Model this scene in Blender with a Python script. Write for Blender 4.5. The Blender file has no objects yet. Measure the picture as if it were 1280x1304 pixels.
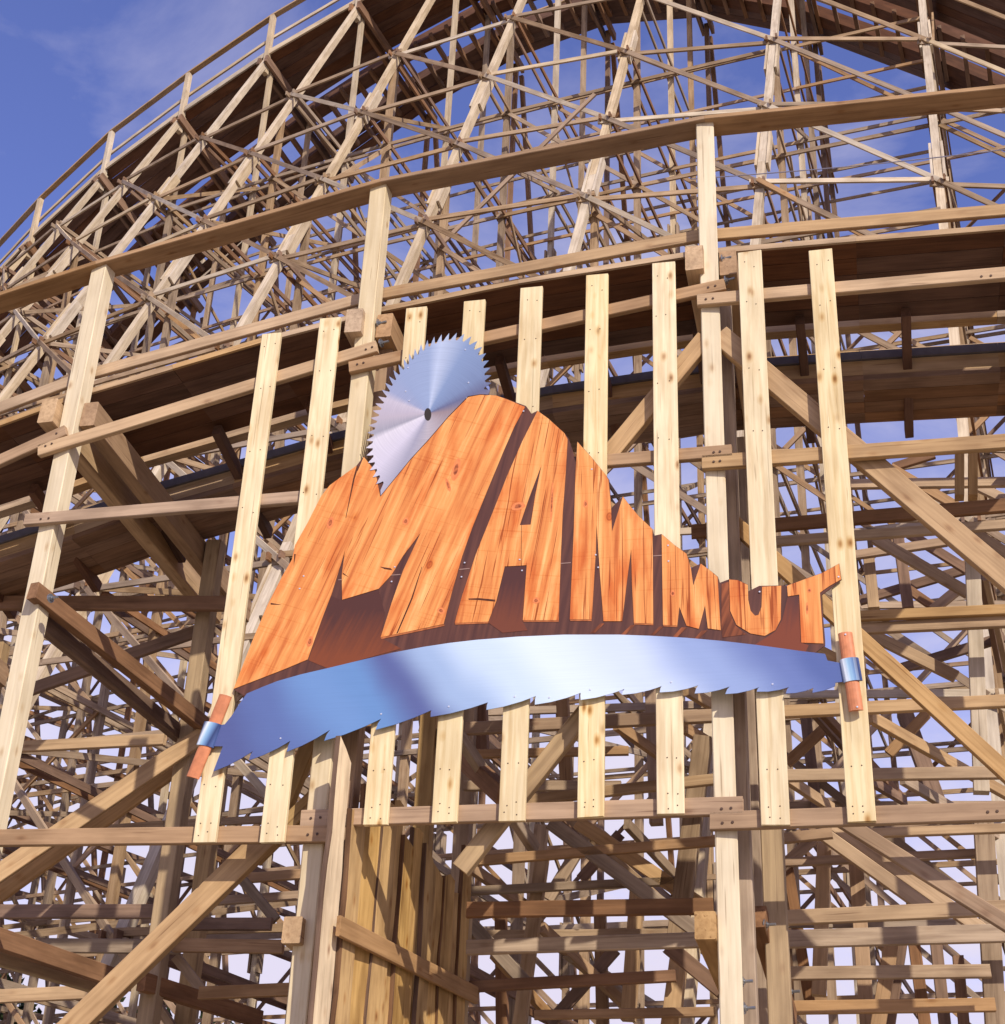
import bpy, math, random
from mathutils import Vector, Matrix
random.seed(7)
rad = math.radians
SC = bpy.context.scene
COL = SC.collection

# ------------------------------------------------------------------ camera
F, PITCH, ROLL = 1942.0, rad(27.93), rad(2.54)
EYE = Vector((0, 0, 1.6))
FW = Vector((0, math.cos(PITCH), math.sin(PITCH)))
U0 = Vector((0, -math.sin(PITCH), math.cos(PITCH)))
R0 = Vector((1, 0, 0))
RT = R0 * math.cos(ROLL) + U0 * math.sin(ROLL)
UP = U0 * math.cos(ROLL) - R0 * math.sin(ROLL)
cd = bpy.data.cameras.new('camera')
cam = bpy.data.objects.new('camera', cd)
COL.objects.link(cam)
cd.sensor_fit = 'HORIZONTAL'
cd.sensor_width = 36.0
cd.lens = F / 1280 * 36.0
cd.clip_start = 0.1
cd.clip_end = 5000
M = Matrix(((RT.x, UP.x, -FW.x, EYE.x), (RT.y, UP.y, -FW.y, EYE.y), (RT.z, UP.z, -FW.z, EYE.z), (0, 0, 0, 1)))
cam.matrix_world = M
SC.camera = cam

# ------------------------------------------------------------------ light
SUN_EL, SUN_AZ = rad(36), rad(23)        # azimuth to the right of straight behind the camera
SUN_STRENGTH, SKY_STRENGTH = 4.6, 0.15
sd = bpy.data.lights.new('sun', 'SUN')
sd.energy = SUN_STRENGTH
sd.angle = rad(0.53)
sd.color = (1.0, 0.93, 0.81)
so = bpy.data.objects.new('sun', sd)
COL.objects.link(so)
to_sun = Vector((math.sin(SUN_AZ) * math.cos(SUN_EL), -math.cos(SUN_AZ) * math.cos(SUN_EL), math.sin(SUN_EL)))
so.rotation_euler = to_sun.to_track_quat('Z', 'Y').to_euler()
so.location = (5, -20, 30)

world = bpy.data.worlds.new('World')
SC.world = world
world.use_nodes = True
wt = world.node_tree
wt.nodes.clear()


def wn(t, **k):
    n = wt.nodes.new(t)
    for a, v in k.items():
        setattr(n, a, v)
    return n


def ramp(tree, stops, interp='LINEAR'):
    n = tree.nodes.new('ShaderNodeValToRGB')
    cr = n.color_ramp
    cr.interpolation = interp
    while len(cr.elements) > 1:
        cr.elements.remove(cr.elements[0])
    cr.elements[0].position = stops[0][0]
    cr.elements[0].color = (*stops[0][1], 1)
    for p, c in stops[1:]:
        e = cr.elements.new(p)
        e.color = (*c, 1)
    return n


L = wt.links.new
sky = wn('ShaderNodeTexSky', sky_type='NISHITA')
sky.sun_disc = False
sky.sun_elevation = SUN_EL
sky.sun_rotation = math.pi - SUN_AZ      # sun behind the camera
sky.altitude = 200
sky.air_density = 1.0
sky.dust_density = 0.6
sky.ozone_density = 2.5
tint = wn('ShaderNodeMix', data_type='RGBA', blend_type='MULTIPLY')
tint.inputs['Factor'].default_value = 1.0
tint.inputs['B'].default_value = (1.10, 0.93, 1.40, 1)
tc = wn('ShaderNodeTexCoord')
mp = wn('ShaderNodeMapping')
mp.inputs['Scale'].default_value = (1.6, 1.6, 3.2)
mp.inputs['Location'].default_value = (0.35, 0.2, 0.1)
nz = wn('ShaderNodeTexNoise')
nz.inputs['Scale'].default_value = 2.3
nz.inputs['Detail'].default_value = 9
nz.inputs['Roughness'].default_value = 0.58
nz.inputs['Distortion'].default_value = 0.35
sep = wn('ShaderNodeSeparateXYZ')
# clouds gather towards the horizon and thin out overhead
hz = wn('ShaderNodeMapRange')
hz.inputs['From Min'].default_value = 0.16
hz.inputs['From Max'].default_value = 0.74
hz.inputs['To Min'].default_value = 0.37
hz.inputs['To Max'].default_value = -0.13
add = wn('ShaderNodeMath', operation='ADD')
cr = ramp(wt, [(0.42, (0, 0, 0)), (0.56, (0.28, 0.28, 0.28)), (0.80, (1, 1, 1))])
mixc = wn('ShaderNodeMix', data_type='RGBA')
mixc.inputs['B'].default_value = (5.3, 4.95, 6.1, 1)
bg = wn('ShaderNodeBackground')
bg.inputs['Strength'].default_value = SKY_STRENGTH
wo = wn('ShaderNodeOutputWorld')
L(sky.outputs[0], tint.inputs['A'])
L(tc.outputs['Generated'], mp.inputs[0])
L(mp.outputs[0], nz.inputs['Vector'])
L(tc.outputs['Generated'], sep.inputs[0])
L(sep.outputs['Z'], hz.inputs['Value'])
L(nz.outputs[0], add.inputs[0])
L(hz.outputs[0], add.inputs[1])
L(add.outputs[0], cr.inputs[0])
L(tint.outputs['Result'], mixc.inputs['A'])
L(cr.outputs[0], mixc.inputs['Factor'])
L(mixc.outputs['Result'], bg.inputs['Color'])
L(bg.outputs[0], wo.inputs['Surface'])

SC.view_settings.view_transform = 'Standard'
SC.view_settings.look = 'None'
SC.view_settings.exposure = 0.0
SC.view_settings.gamma = 1.0
SC.view_settings.use_curve_mapping = False
SC.render.engine = 'CYCLES'
SC.cycles.max_bounces = 5

# ------------------------------------------------------------------ survey: photograph point -> point on a vertical plane of the trestle
TILT = rad(14.3)
NRM = Vector((-math.sin(TILT), -math.cos(TILT), 0))     # towards the camera
DIR = Vector((math.cos(TILT), -math.sin(TILT), 0))      # along the trestle, to the right
ZUP = Vector((0, 0, 1))


def ray(x, y):
    return FW + (x - 640) / F * RT + (652 - y) / F * UP


P0 = EYE + ray(680, 700).normalized() * 12.5            # front of the pale planks


def W(x, y, d=0.0):
    """point seen at (x, y) on the plane d metres behind the plank fronts"""
    r = ray(x, y)
    p = P0 - NRM * d
    return EYE + r * ((p - EYE).dot(NRM) / r.dot(NRM))


def WZ(x, y, z):
    r = ray(x, y)
    return EYE + r * ((z - 1.6) / r.z)


def depth(p):
    return -(p - P0).dot(NRM)


def uc(p):
    return (p - P0).dot(DIR)


def at(u, d, z):
    q = P0 + DIR * u - NRM * d
    return Vector((q.x, q.y, z))


def proj(p):
    v = p - EYE
    w = v.dot(FW)
    return 640 + F * v.dot(RT) / w, 652 - F * v.dot(UP) / w, w


def lin(c):
    return tuple((v / 255 / 12.92) if v / 255 <= 0.04045 else ((v / 255 + 0.055) / 1.055) ** 2.4 for v in c)


# ------------------------------------------------------------------ materials
def new_mat(name, rough=0.75):
    m = bpy.data.materials.new(name)
    m.use_nodes = True
    t = m.node_tree
    b = t.nodes['Principled BSDF']
    b.inputs['Roughness'].default_value = rough
    b.inputs['Specular IOR Level'].default_value = 0.25
    return m, t, b


def wood(name, light, dark, grain=22.0, knots=0.0, vary=0.22, stain=0.35, streak=0.5, sat=(0.7, 1.02)):
    m, t, b = new_mat(name)
    N, LK = t.nodes.new, t.links.new
    tc = N('ShaderNodeTexCoord')
    oi = N('ShaderNodeObjectInfo')
    mul = N('ShaderNodeVectorMath'); mul.operation = 'SCALE'
    cmb = N('ShaderNodeCombineXYZ')
    LK(oi.outputs['Random'], cmb.inputs[0]); LK(oi.outputs['Random'], cmb.inputs[1]); LK(oi.outputs['Random'], cmb.inputs[2])
    LK(cmb.outputs[0], mul.inputs[0]); mul.inputs['Scale'].default_value = 41.0
    av = N('ShaderNodeVectorMath'); av.operation = 'ADD'
    LK(tc.outputs['Object'], av.inputs[0]); LK(mul.outputs[0], av.inputs[1])
    mg = N('ShaderNodeMapping'); mg.inputs['Scale'].default_value = (0.9, grain, grain)
    LK(av.outputs[0], mg.inputs[0])
    n1 = N('ShaderNodeTexNoise'); n1.inputs['Scale'].default_value = 1.6; n1.inputs['Detail'].default_value = 5; n1.inputs['Distortion'].default_value = 0.4
    LK(mg.outputs[0], n1.inputs['Vector'])
    ms = N('ShaderNodeMapping'); ms.inputs['Scale'].default_value = (1.3, 4, 4)
    LK(av.outputs[0], ms.inputs[0])
    n2 = N('ShaderNodeTexNoise'); n2.inputs['Scale'].default_value = 1.5; n2.inputs['Detail'].default_value = 4
    LK(ms.outputs[0], n2.inputs['Vector'])
    r1 = ramp(t, [(0.3, lin(dark)), (0.62, lin(light))])
    LK(n1.outputs[0], r1.inputs[0])
    mx = N('ShaderNodeMix'); mx.data_type = 'RGBA'
    mx.inputs['A'].default_value = (*lin(light), 1)
    mx.inputs['Factor'].default_value = streak
    LK(r1.outputs[0], mx.inputs['B'])
    # drying checks along the grain
    mck = N('ShaderNodeMapping'); mck.inputs['Scale'].default_value = (1.1, 46, 46)
    LK(av.outputs[0], mck.inputs[0])
    nck = N('ShaderNodeTexNoise'); nck.inputs['Scale'].default_value = 1.0; nck.inputs['Detail'].default_value = 2; nck.inputs['Distortion'].default_value = 0.5
    LK(mck.outputs[0], nck.inputs['Vector'])
    rck = ramp(t, [(0.27, (0.5, 0.42, 0.36)), (0.34, (1, 1, 1))])
    LK(nck.outputs[0], rck.inputs[0])
    mcx = N('ShaderNodeMix'); mcx.data_type = 'RGBA'; mcx.blend_type = 'MULTIPLY'; mcx.inputs['Factor'].default_value = 0.75
    LK(mx.outputs['Result'], mcx.inputs['A']); LK(rck.outputs[0], mcx.inputs['B'])
    mx = mcx
    # stains and weathering
    r2 = ramp(t, [(0.36, (1 - stain, 1 - stain * 1.1, 1 - stain * 1.2)), (0.58, (1, 1, 1))])
    LK(n2.outputs[0], r2.inputs[0])
    m2 = N('ShaderNodeMix'); m2.data_type = 'RGBA'; m2.blend_type = 'MULTIPLY'; m2.inputs['Factor'].default_value = 1
    LK(mx.outputs['Result'], m2.inputs['A']); LK(r2.outputs[0], m2.inputs['B'])
    last = m2.outputs['Result']
    if knots:
        mk = N('ShaderNodeMapping'); mk.inputs['Scale'].default_value = (4.6, 9.0, 9.0)
        LK(av.outputs[0], mk.inputs[0])
        vo = N('ShaderNodeTexVoronoi'); vo.inputs['Scale'].default_value = 1.0
        LK(mk.outputs[0], vo.inputs['Vector'])
        wob = N('ShaderNodeMath'); wob.operation = 'MULTIPLY_ADD'; wob.inputs[1].default_value = 0.16
        LK(n1.outputs[0], wob.inputs[0]); LK(vo.outputs['Distance'], wob.inputs[2])
        rk = ramp(t, [(0.12, (0.36, 0.22, 0.11)), (0.20, (0.62, 0.44, 0.28)), (0.30, (0.9, 0.82, 0.7)), (0.42, (1, 1, 1))])
        LK(wob.outputs[0], rk.inputs[0])
        sc_ = N('ShaderNodeSeparateColor'); LK(vo.outputs['Color'], sc_.inputs[0])
        gt = N('ShaderNodeMapRange'); gt.inputs['From Min'].default_value = 0.45; gt.inputs['From Max'].default_value = 0.75; gt.inputs['To Max'].default_value = knots
        LK(sc_.outputs[0], gt.inputs['Value'])
        m3 = N('ShaderNodeMix'); m3.data_type = 'RGBA'; m3.blend_type = 'MULTIPLY'
        LK(gt.outputs[0], m3.inputs['Factor'])
        LK(last, m3.inputs['A']); LK(rk.outputs[0], m3.inputs['B'])
        last = m3.outputs['Result']
    hs = N('ShaderNodeHueSaturation')
    mr = N('ShaderNodeMapRange'); mr.inputs['To Min'].default_value = 1 - vary; mr.inputs['To Max'].default_value = 1 + vary * 0.6
    LK(oi.outputs['Random'], mr.inputs['Value']); LK(mr.outputs[0], hs.inputs['Value'])
    wnz = N('ShaderNodeTexWhiteNoise'); wnz.noise_dimensions = '1D'
    LK(oi.outputs['Random'], wnz.inputs['W'])
    mr2 = N('ShaderNodeMapRange'); mr2.inputs['To Min'].default_value = sat[0]; mr2.inputs['To Max'].default_value = sat[1]
    LK(wnz.outputs['Value'], mr2.inputs['Value']); LK(mr2.outputs[0], hs.inputs['Saturation'])
    LK(last, hs.inputs['Color'])
    LK(hs.outputs[0], b.inputs['Base Color'])
    bp = N('ShaderNodeBump'); bp.inputs['Strength'].default_value = 0.25; bp.inputs['Distance'].default_value = 0.006
    LK(n1.outputs[0], bp.inputs['Height']); LK(bp.outputs[0], b.inputs['Normal'])
    return m


MAT = {
    'pine': wood('fresh_pine', (236, 216, 172), (208, 178, 126), 16, knots=1.0, vary=0.09, stain=0.14, streak=0.8, sat=(0.86, 1.06)),
    'post': wood('pale_post_timber', (226, 207, 170), (196, 172, 130), 18, knots=0.7, vary=0.06, stain=0.12, sat=(0.85, 1.0)),
    'tan': wood('tan_timber', (194, 156, 106), (144, 106, 64), 20, knots=0.5, vary=0.12, stain=0.2),
    'chord': wood('reddish_tan_timber', (178, 140, 98), (130, 96, 62), 20, knots=0.5, vary=0.12, stain=0.22),
    'grey': wood('weathered_grey_timber', (176, 146, 110), (118, 88, 58), 20, knots=0.3, vary=0.24, stain=0.28),
    'legw': wood('weathered_pale_timber', (208, 186, 152), (156, 128, 94), 20, knots=0.3, vary=0.12, stain=0.22),
    'brown': wood('brown_stained_timber', (146, 106, 72), (98, 66, 42), 18, vary=0.2, stain=0.3),
    'dark': wood('shade_dark_boards', (112, 72, 46), (74, 46, 28), 18, vary=0.16, stain=0.3),  # shade on the track's undersides put into the board colour
    'olive': wood('olive_tan_timber', (182, 146, 88), (130, 98, 54), 18, knots=0.4, vary=0.14, stain=0.25),
    'slab': wood('raw_sawn_slab', (202, 164, 106), (148, 110, 62), 14, knots=0.9, vary=0.16, stain=0.35, sat=(0.92, 1.06)),
    'paleslab': wood('pale_sawn_slab', (228, 196, 140), (186, 148, 92), 14, knots=0.9, vary=0.06, stain=0.25),
    'bark': wood('slab_edge_bark', (128, 90, 56), (66, 40, 26), 30, vary=0.1, stain=0.4),
}


def plain(name, c, rough=0.5, metal=0.0, noise=0.15, scale=8):
    m, t, b = new_mat(name, rough)
    b.inputs['Metallic'].default_value = metal
    n = t.nodes.new('ShaderNodeTexNoise'); n.inputs['Scale'].default_value = scale; n.inputs['Detail'].default_value = 4
    tc = t.nodes.new('ShaderNodeTexCoord')
    t.links.new(tc.outputs['Object'], n.inputs['Vector'])
    a = lin(c)
    r = ramp(t, [(0.3, tuple(v * (1 - noise) for v in a)), (0.7, tuple(min(1, v * (1 + noise)) for v in a))])
    t.links.new(n.outputs[0], r.inputs[0])
    t.links.new(r.outputs[0], b.inputs['Base Color'])
    return m


MAT['steel'] = plain('galvanised_steel', (150, 152, 156), 0.35, 0.8)
MAT['black'] = plain('blackened_running_steel', (104, 100, 104), 0.45, 0.2)
MAT['screw'] = plain('bright_screw_head', (230, 230, 235), 0.3, 0.6)
MAT['wire'] = plain('grey_wire', (150, 145, 160), 0.5, 0.3)

# ------------------------------------------------------------------ mesh helpers
def mesh_obj(name, verts, faces, mat, parent=None, loc=None, mw=None, mats=None, fm=None, smooth=False):
    me = bpy.data.meshes.new(name)
    me.from_pydata([tuple(v) for v in verts], [], faces)
    if mats:
        for q in mats:
            me.materials.append(q)
        for p, i in zip(me.polygons, fm):
            p.material_index = i
    else:
        me.materials.append(mat)
    if smooth:
        for p in me.polygons:
            p.use_smooth = True
    me.update()
    o = bpy.data.objects.new(name, me)
    COL.objects.link(o)
    if parent is not None:
        o.parent = parent
    if mw is not None:
        o.matrix_world = mw
    elif loc is not None:
        o.location = loc
    return o


def frame(a, b, ref):
    x = (b - a).normalized()
    y = ref.cross(x)
    if y.length < 1e-4:
        y = Vector((0, 1, 0)).cross(x)
    y.normalize()
    z = x.cross(y)
    return x, y, z


def beam_geo(l, w, h, ch):
    """box along X of length l, chamfered edges; w across Y, h across Z; ends not quite square"""
    j = lambda: random.uniform(-0.004, 0.004)
    hw, hh = w / 2, h / 2
    if ch > 0:
        ring = [(hw - ch, -hh), (hw, -hh + ch), (hw, hh - ch), (hw - ch, hh), (-hw + ch, hh), (-hw, hh - ch), (-hw, -hh + ch), (-hw + ch, -hh)]
    else:
        ring = [(hw, -hh), (hw, hh), (-hw, hh), (-hw, -hh)]
    n = len(ring)
    v = [(-l / 2 + j(), y, z) for y, z in ring] + [(l / 2 + j(), y, z) for y, z in ring]
    f = [tuple(range(n))[::-1], tuple(range(n, 2 * n))]
    f = [tuple(range(n - 1, -1, -1)), tuple(range(n, 2 * n))]
    for i in range(n):
        k = (i + 1) % n
        f.append((i, k, n + k, n + i))
    return v, f


def beam_mw(a, b, ref):
    x, y, z = frame(a, b, ref)
    c = (a + b) / 2
    return Matrix(((x.x, y.x, z.x, c.x), (x.y, y.y, z.y, c.y), (x.z, y.z, z.z, c.z), (0, 0, 0, 1)))


def beam(name, a, b, w, h, mat, parent, ref=ZUP, ch=0.006):
    """w = horizontal thickness, h = size along ref"""
    v, f = beam_geo((b - a).length, w, h, ch)
    pm = parent.matrix_world if parent is not None else Matrix()
    return mesh_obj(name, v, f, MAT[mat], parent, mw=beam_mw(a, b, ref))


def empty(name, loc, label, cat, group=None):
    o = bpy.data.objects.new(name, None)
    COL.objects.link(o)
    o.location = loc
    o.empty_display_size = 0.3
    o['label'] = label
    o['category'] = cat
    if group:
        o['group'] = group
    bpy.context.view_layer.update()
    return o


class Pile:
    """beams of one thing; the 300 of each name that show largest become objects, the rest one stuff part"""
    def __init__(self, parent, limit=295):
        self.parent, self.items, self.limit = parent, {}, limit

    def add(self, name, a, b, w, h, mat, ref=ZUP, ch=0.0):
        if (b - a).length < 0.05:
            return
        self.items.setdefault(name, []).append((a, b, w, h, mat, ref, ch))

    def flush(self):
        for name, lst in self.items.items():
            sc = []
            for it in lst:
                a, b, w, h = it[:4]
                s = 0
                vis = 0
                for k in range(9):
                    p = a.lerp(b, k / 8)
                    x, y, d = proj(p)
                    if d > 0.5 and -5 < x < 1285 and -5 < y < 1309:
                        vis += 1
                        s += max(w, h) * F / d
                a2, b2 = proj(a), proj(b)
                ln = math.hypot(a2[0] - b2[0], a2[1] - b2[1]) if min(a2[2], b2[2]) > 0.5 else 0
                sc.append((s / 9 * ln if vis else -1, it))
            sc.sort(key=lambda q: -q[0])
            rest = []
            n = 0
            for s, it in sc:
                if s > 0 and n < self.limit:
                    beam(name, it[0], it[1], it[2], it[3], it[4], self.parent, it[5], it[6])
                    n += 1
                else:
                    rest.append(it)
            bymat = {}
            vs, fs, fm, mats = [], [], [], []
            for a, b, w, h, mat, ref, ch in rest:
                v, f = beam_geo((b - a).length, w, h, 0)
                mw = beam_mw(a, b, ref)
                o = len(vs)
                vs += [mw @ Vector(q) for q in v]
                fs += [tuple(i + o for i in q) for q in f]
                if mat not in mats:
                    mats.append(mat)
                fm += [mats.index(mat)] * len(f)
            if vs:
                pw = self.parent.location
                ob = mesh_obj('further_' + name + 's', [q - pw for q in vs], fs, None, self.parent, mats=[MAT[q] for q in mats], fm=fm)
                ob['kind'] = 'stuff'


def prism(name, pts, thick, mat, parent, origin, ux, uy, uz, z0=0.0):
    """2-D outline (local metres) extruded; ux, uy span its plane, uz points to the viewer; front face at z0"""
    area = sum(pts[i][0] * pts[(i + 1) % len(pts)][1] - pts[(i + 1) % len(pts)][0] * pts[i][1] for i in range(len(pts)))
    if area < 0:
        pts = pts[::-1]
    n = len(pts)
    v = [(x, y, z0) for x, y in pts] + [(x, y, z0 - thick) for x, y in pts]
    f = [tuple(range(n)), tuple(range(2 * n - 1, n - 1, -1))]
    for i in range(n):
        k = (i + 1) % n
        f.append((i, n + i, n + k, k))
    mw = Matrix(((ux.x, uy.x, uz.x, origin.x), (ux.y, uy.y, uz.y, origin.y), (ux.z, uy.z, uz.z, origin.z), (0, 0, 0, 1)))
    return mesh_obj(name, v, f, mat, parent, mw=mw)


# ------------------------------------------------------------------ ground
def ground():
    m, t, b = new_mat('pale_gravelly_earth', 0.95)
    n = t.nodes.new('ShaderNodeTexNoise'); n.inputs['Scale'].default_value = 0.6; n.inputs['Detail'].default_value = 8
    tc = t.nodes.new('ShaderNodeTexCoord'); t.links.new(tc.outputs['Object'], n.inputs['Vector'])
    r = ramp(t, [(0.35, (0.24, 0.20, 0.15)), (0.5, (0.36, 0.31, 0.24)), (0.65, (0.28, 0.25, 0.18))])
    t.links.new(n.outputs[0], r.inputs[0]); t.links.new(r.outputs[0], b.inputs['Base Color'])
    s = 1500
    o = mesh_obj('ground', [(-s, -s, 0), (s, -s, 0), (s, s, 0), (-s, s, 0)], [(0, 1, 2, 3)], m)
    o['kind'] = 'structure'


ground()

# ------------------------------------------------------------------ far hill (surveyed: crest of a tall lift carried on raking legs)
hx, hy, hf, hk0, hk1, hH, h1, h2, hb, hS, hS1 = (-12.0448, 35.1593, 0.60695, 0.05482, -0.0072, 29.357, 2.0207, -0.24620, 0.43556, 2.8976, 0.01005)
I0, I1 = -6, 13


def hill_path():
    pts = {}
    x, y, ph = hx, hy, hf
    for i in range(0, I1 + 1):
        pts[i] = (x, y, ph)
        k = hk0 + hk1 * i if i < 8 else 0.0
        s = hS + hS1 * i
        pm = ph - k / 2
        x += s * math.cos(pm); y -= s * math.sin(pm); ph -= k
    x, y, ph = hx, hy, hf
    for i in range(-1, I0 - 1, -1):
        k = hk0 + 0.012 * -i
        pm = ph + k / 2
        x -= hS * math.cos(pm); y += hS * math.sin(pm); ph += k
        pts[i] = (x, y, ph)
    out = {}
    for i, (x, y, ph) in pts.items():
        j = i
        z = hH + h1 * j + h2 * j * j
        if j < 0:
            z = hH + h1 * j - 0.13 * j * j
        if j > 9:
            z = hH + h1 * 9 + h2 * 81 - 2.6 * (j - 9)
        z0 = z
        z = {3: 33.6, 4: 34.3, 5: 34.6, 6: 33.9, 7: 32.2, 8: 29.7, 9: 26.9, 10: 24.0, 11: 21.2, 12: 18.6, 13: 16.2, 2: 32.8, 1: 31.85, 0: 30.93, -1: 29.69, -2: 28.44, -3: 26.9, -4: 25.1, -5: 23.0, -6: 20.6}.get(i, z)
        out[i] = (Vector((x, y, z)), Vector((-math.sin(ph), -math.cos(ph), 0)))
        LEGB[i] = hb * max(0.5, (max(z0, 16) - 10) / (z - 10))
        BANK[i] = min(0.62, max(0, 0.13 * (3.5 - i)))          # the track leans in towards the turn on the left
    return out


LEGB, BANK = {}, {}


HP = hill_path()
hill = empty('coaster_hill', (HP[4][0].x, HP[4][0].y, 0), 'tall weathered timber lattice hill with long leaning legs, rising to the top edge of the photo', 'roller coaster')
hp = Pile(hill)
LEVELS = [28.1 - 2.87 * k for k in range(0, 10)]
LV = sorted(LEVELS)


def leg_at(i, z):
    t, o = HP[i]
    return Vector((t.x, t.y, z)) + o * (LEGB[i] * max(0, t.z - z))


def in_at(i, off, z):
    t, o = HP[i]
    q = t - o * off
    return Vector((q.x, q.y, z))


def tang(i):
    o = HP[i][1]
    return Vector((-o.y, o.x, 0))      # along the track, to the right


INNER = [0.12, 2.1, 4.1]   # metres in from the outer edge of the track
for i in range(I0, I1 + 1):
    t, o = HP[i]
    tg = tang(i)
    lm = 'legw'
    # raking outer leg in lifts with splice plates
    zs = [t.z - 0.15, max(0, min(t.z - 1, 20.3)), max(0, min(t.z - 2, 11.2)), 0]
    for a, b in zip(zs, zs[1:]):
        if a - b > 0.3:
            hp.add('leg', leg_at(i, a), leg_at(i, b), 0.145, 0.15, lm, ref=o)
    for zc in (20.3 + (i % 2) * 0.5, 11.2 - (i % 3) * 0.4, 25.6 - (i % 2)):
        if zc < t.z - 2:
            pa, pb = leg_at(i, zc + 0.62), leg_at(i, zc - 0.62)
            for s in (-1, 1):
                hp.add('splice_plate', pa + tg * s * 0.105, pb + tg * s * 0.105, 0.045, 0.19, 'legw', ref=o)
    # handrail post on top
    hp.add('handrail_post', t + o * 0.12 - ZUP * 0.75, t + o * 0.12 + ZUP * 1.45, 0.14, 0.14, 'legw', ref=o)
    # upright posts
    for k, off in enumerate(INNER):
        top = t.z - 0.3 - BANK[i] * off
        hp.add('post', in_at(i, off, top), in_at(i, off, 0), 0.12, 0.12, ('legw', 'grey', 'brown')[k], ref=o)
        for zc in (17.6 + (i * 7 + k * 5) % 4, 23.0 - (i * 3 + k) % 3, 8.0 + (i + k) % 3):
            if zc < top - 1.5 and k < 2:
                for s in (-1, 1):
                    hp.add('splice_plate', in_at(i, off, zc + 0.55) + tg * s * 0.1, in_at(i, off, zc - 0.55) + tg * s * 0.1, 0.045, 0.17, 'grey', ref=o)
    # outer uprights under the raking leg
    for k in (1, 2, 3):
        off = -2.75 * k
        ztop = t.z + off / LEGB[i]
        if ztop > 2:
            hp.add('post', in_at(i, off, ztop), in_at(i, off, 0), 0.125, 0.125, 'grey', ref=o)
    # inner raking leg
    ia, ib = in_at(i, 4.5, t.z - 0.4 - BANK[i] * 4.5), in_at(i, 4.5 + (t.z - 0.4) * 0.22, 0)
    hp.add('leg', ia, ib, 0.12, 0.12, 'brown', ref=o)
    # ties across the bent, doubled on both sides of the posts
    for n, z in enumerate(LEVELS):
        if z > t.z - 0.7:
            continue
        a = leg_at(i, z) + o * 0.25
        b = in_at(i, 4.5 + (t.z - z) * 0.22, z) - o * 0.2
        for s in (-1, 1):
            hp.add('tie', a + tg * s * 0.1, b + tg * s * 0.1, 0.04, 0.115, 'brown' if (i + n) % 3 else 'grey')
        # diagonals inside the bent
        z2 = z - 2.87
        if z2 > -1:
            z2 = max(z2, 0.1)
            if (n + i) % 2 == 0:
                hp.add('bent_brace', in_at(i, 0.12, z) + tg * 0.17, leg_at(i, z2) + tg * 0.15, 0.04, 0.095, 'grey')
            if (n + i) % 2:
                hp.add('bent_brace', in_at(i, 4.5 if n % 2 else 0.12, z) - tg * 0.17, in_at(i, 0.12 if n % 2 else 4.5, z2) - tg * 0.15, 0.04, 0.095, 'grey')
            if t.z - z > 9 and (i + n) % 2:
                hp.add('bent_brace', in_at(i, -2.75, z) + tg * 0.17, leg_at(i, z2) + tg * 0.17 if n % 2 else in_at(i, 0.12, z2) + tg * 0.15, 0.04, 0.095, 'grey')
    if i == I1:
        continue
    t2, o2 = HP[i + 1]
    # lengthwise girts and the long falling diagonals on the outer face
    for n, z in enumerate(LEVELS):
        ok1, ok2 = z < t.z - 0.5, z < t2.z - 0.5
        if ok1 and ok2:
            e = 0.17
            a, b = leg_at(i, z) + o * 0.115, leg_at(i + 1, z) + o2 * 0.115
            ex = (b - a).normalized() * e
            dz = 0.11 * ((i % 2) * 2 - 1) * 0.5
            hp.add('girt', a - ex + ZUP * dz, b + ex + ZUP * dz, 0.045, 0.09, 'grey' if (i * 3 + n) % 4 else 'legw')
            a, b = in_at(i, 0.0, z - .15), in_at(i + 1, 0.0, z - .15)
            hp.add('girt', a, b, 0.04, 0.085, 'grey')
            a, b = in_at(i, 4.62, z - .1), in_at(i + 1, 4.62, z - .1)
            hp.add('girt', a, b, 0.04, 0.085, 'grey')
            if (t.z - z) > 7:
                a, b = in_at(i, -2.85, z - .05), in_at(i + 1, -2.85, z - .05)
                hp.add('girt', a, b, 0.04, 0.085, 'grey')
            if n % 3 == 0 and t.z - z > 3:
                a, b = in_at(i, 2.2, z - .2), in_at(i + 1, 2.2, z - .2)
                hp.add('girt', a, b, 0.04, 0.085, 'grey')
        zm = z - 1.43
        if zm > 0.3 and zm < min(t.z, t2.z) - 2:
            for off in (0.0, 4.2):
                hp.add('girt', in_at(i, off, zm), in_at(i + 1, off, zm), 0.04, 0.075, 'grey' if off else 'chord')
            if zm < 15:
                hp.add('girt', leg_at(i, zm) + o * .1, leg_at(i + 1, zm) + o2 * .1, 0.04, 0.085, 'grey')
                hp.add('face_brace', in_at(i, 2.2, z), in_at(i + 1, 2.2, max(.2, z - 2.87)), 0.04, 0.08, 'chord')
        z2 = z - 2.87
        if z < t.z - 0.3 and z2 < t2.z - 0.5 and z2 > -0.8:
            z2 = max(z2, 0.2)
            hp.add('face_brace', leg_at(i, z) + o * 0.17, leg_at(i + 1, z2) + o2 * 0.17, 0.045, 0.092, 'grey' if (i + n) % 3 else 'legw')
            if (i + n) % 2 == 1:
                hp.add('face_brace', in_at(i, 0, z) - o * 0.3, in_at(i + 1, 0, z2) - o2 * 0.3, 0.04, 0.085, 'chord')
            if t.z - z > 7 and (i + n) % 2 == 0:
                hp.add('face_brace', in_at(i, -2.85, z), in_at(i + 1, -2.85, z2), 0.04, 0.085, 'grey')
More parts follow.
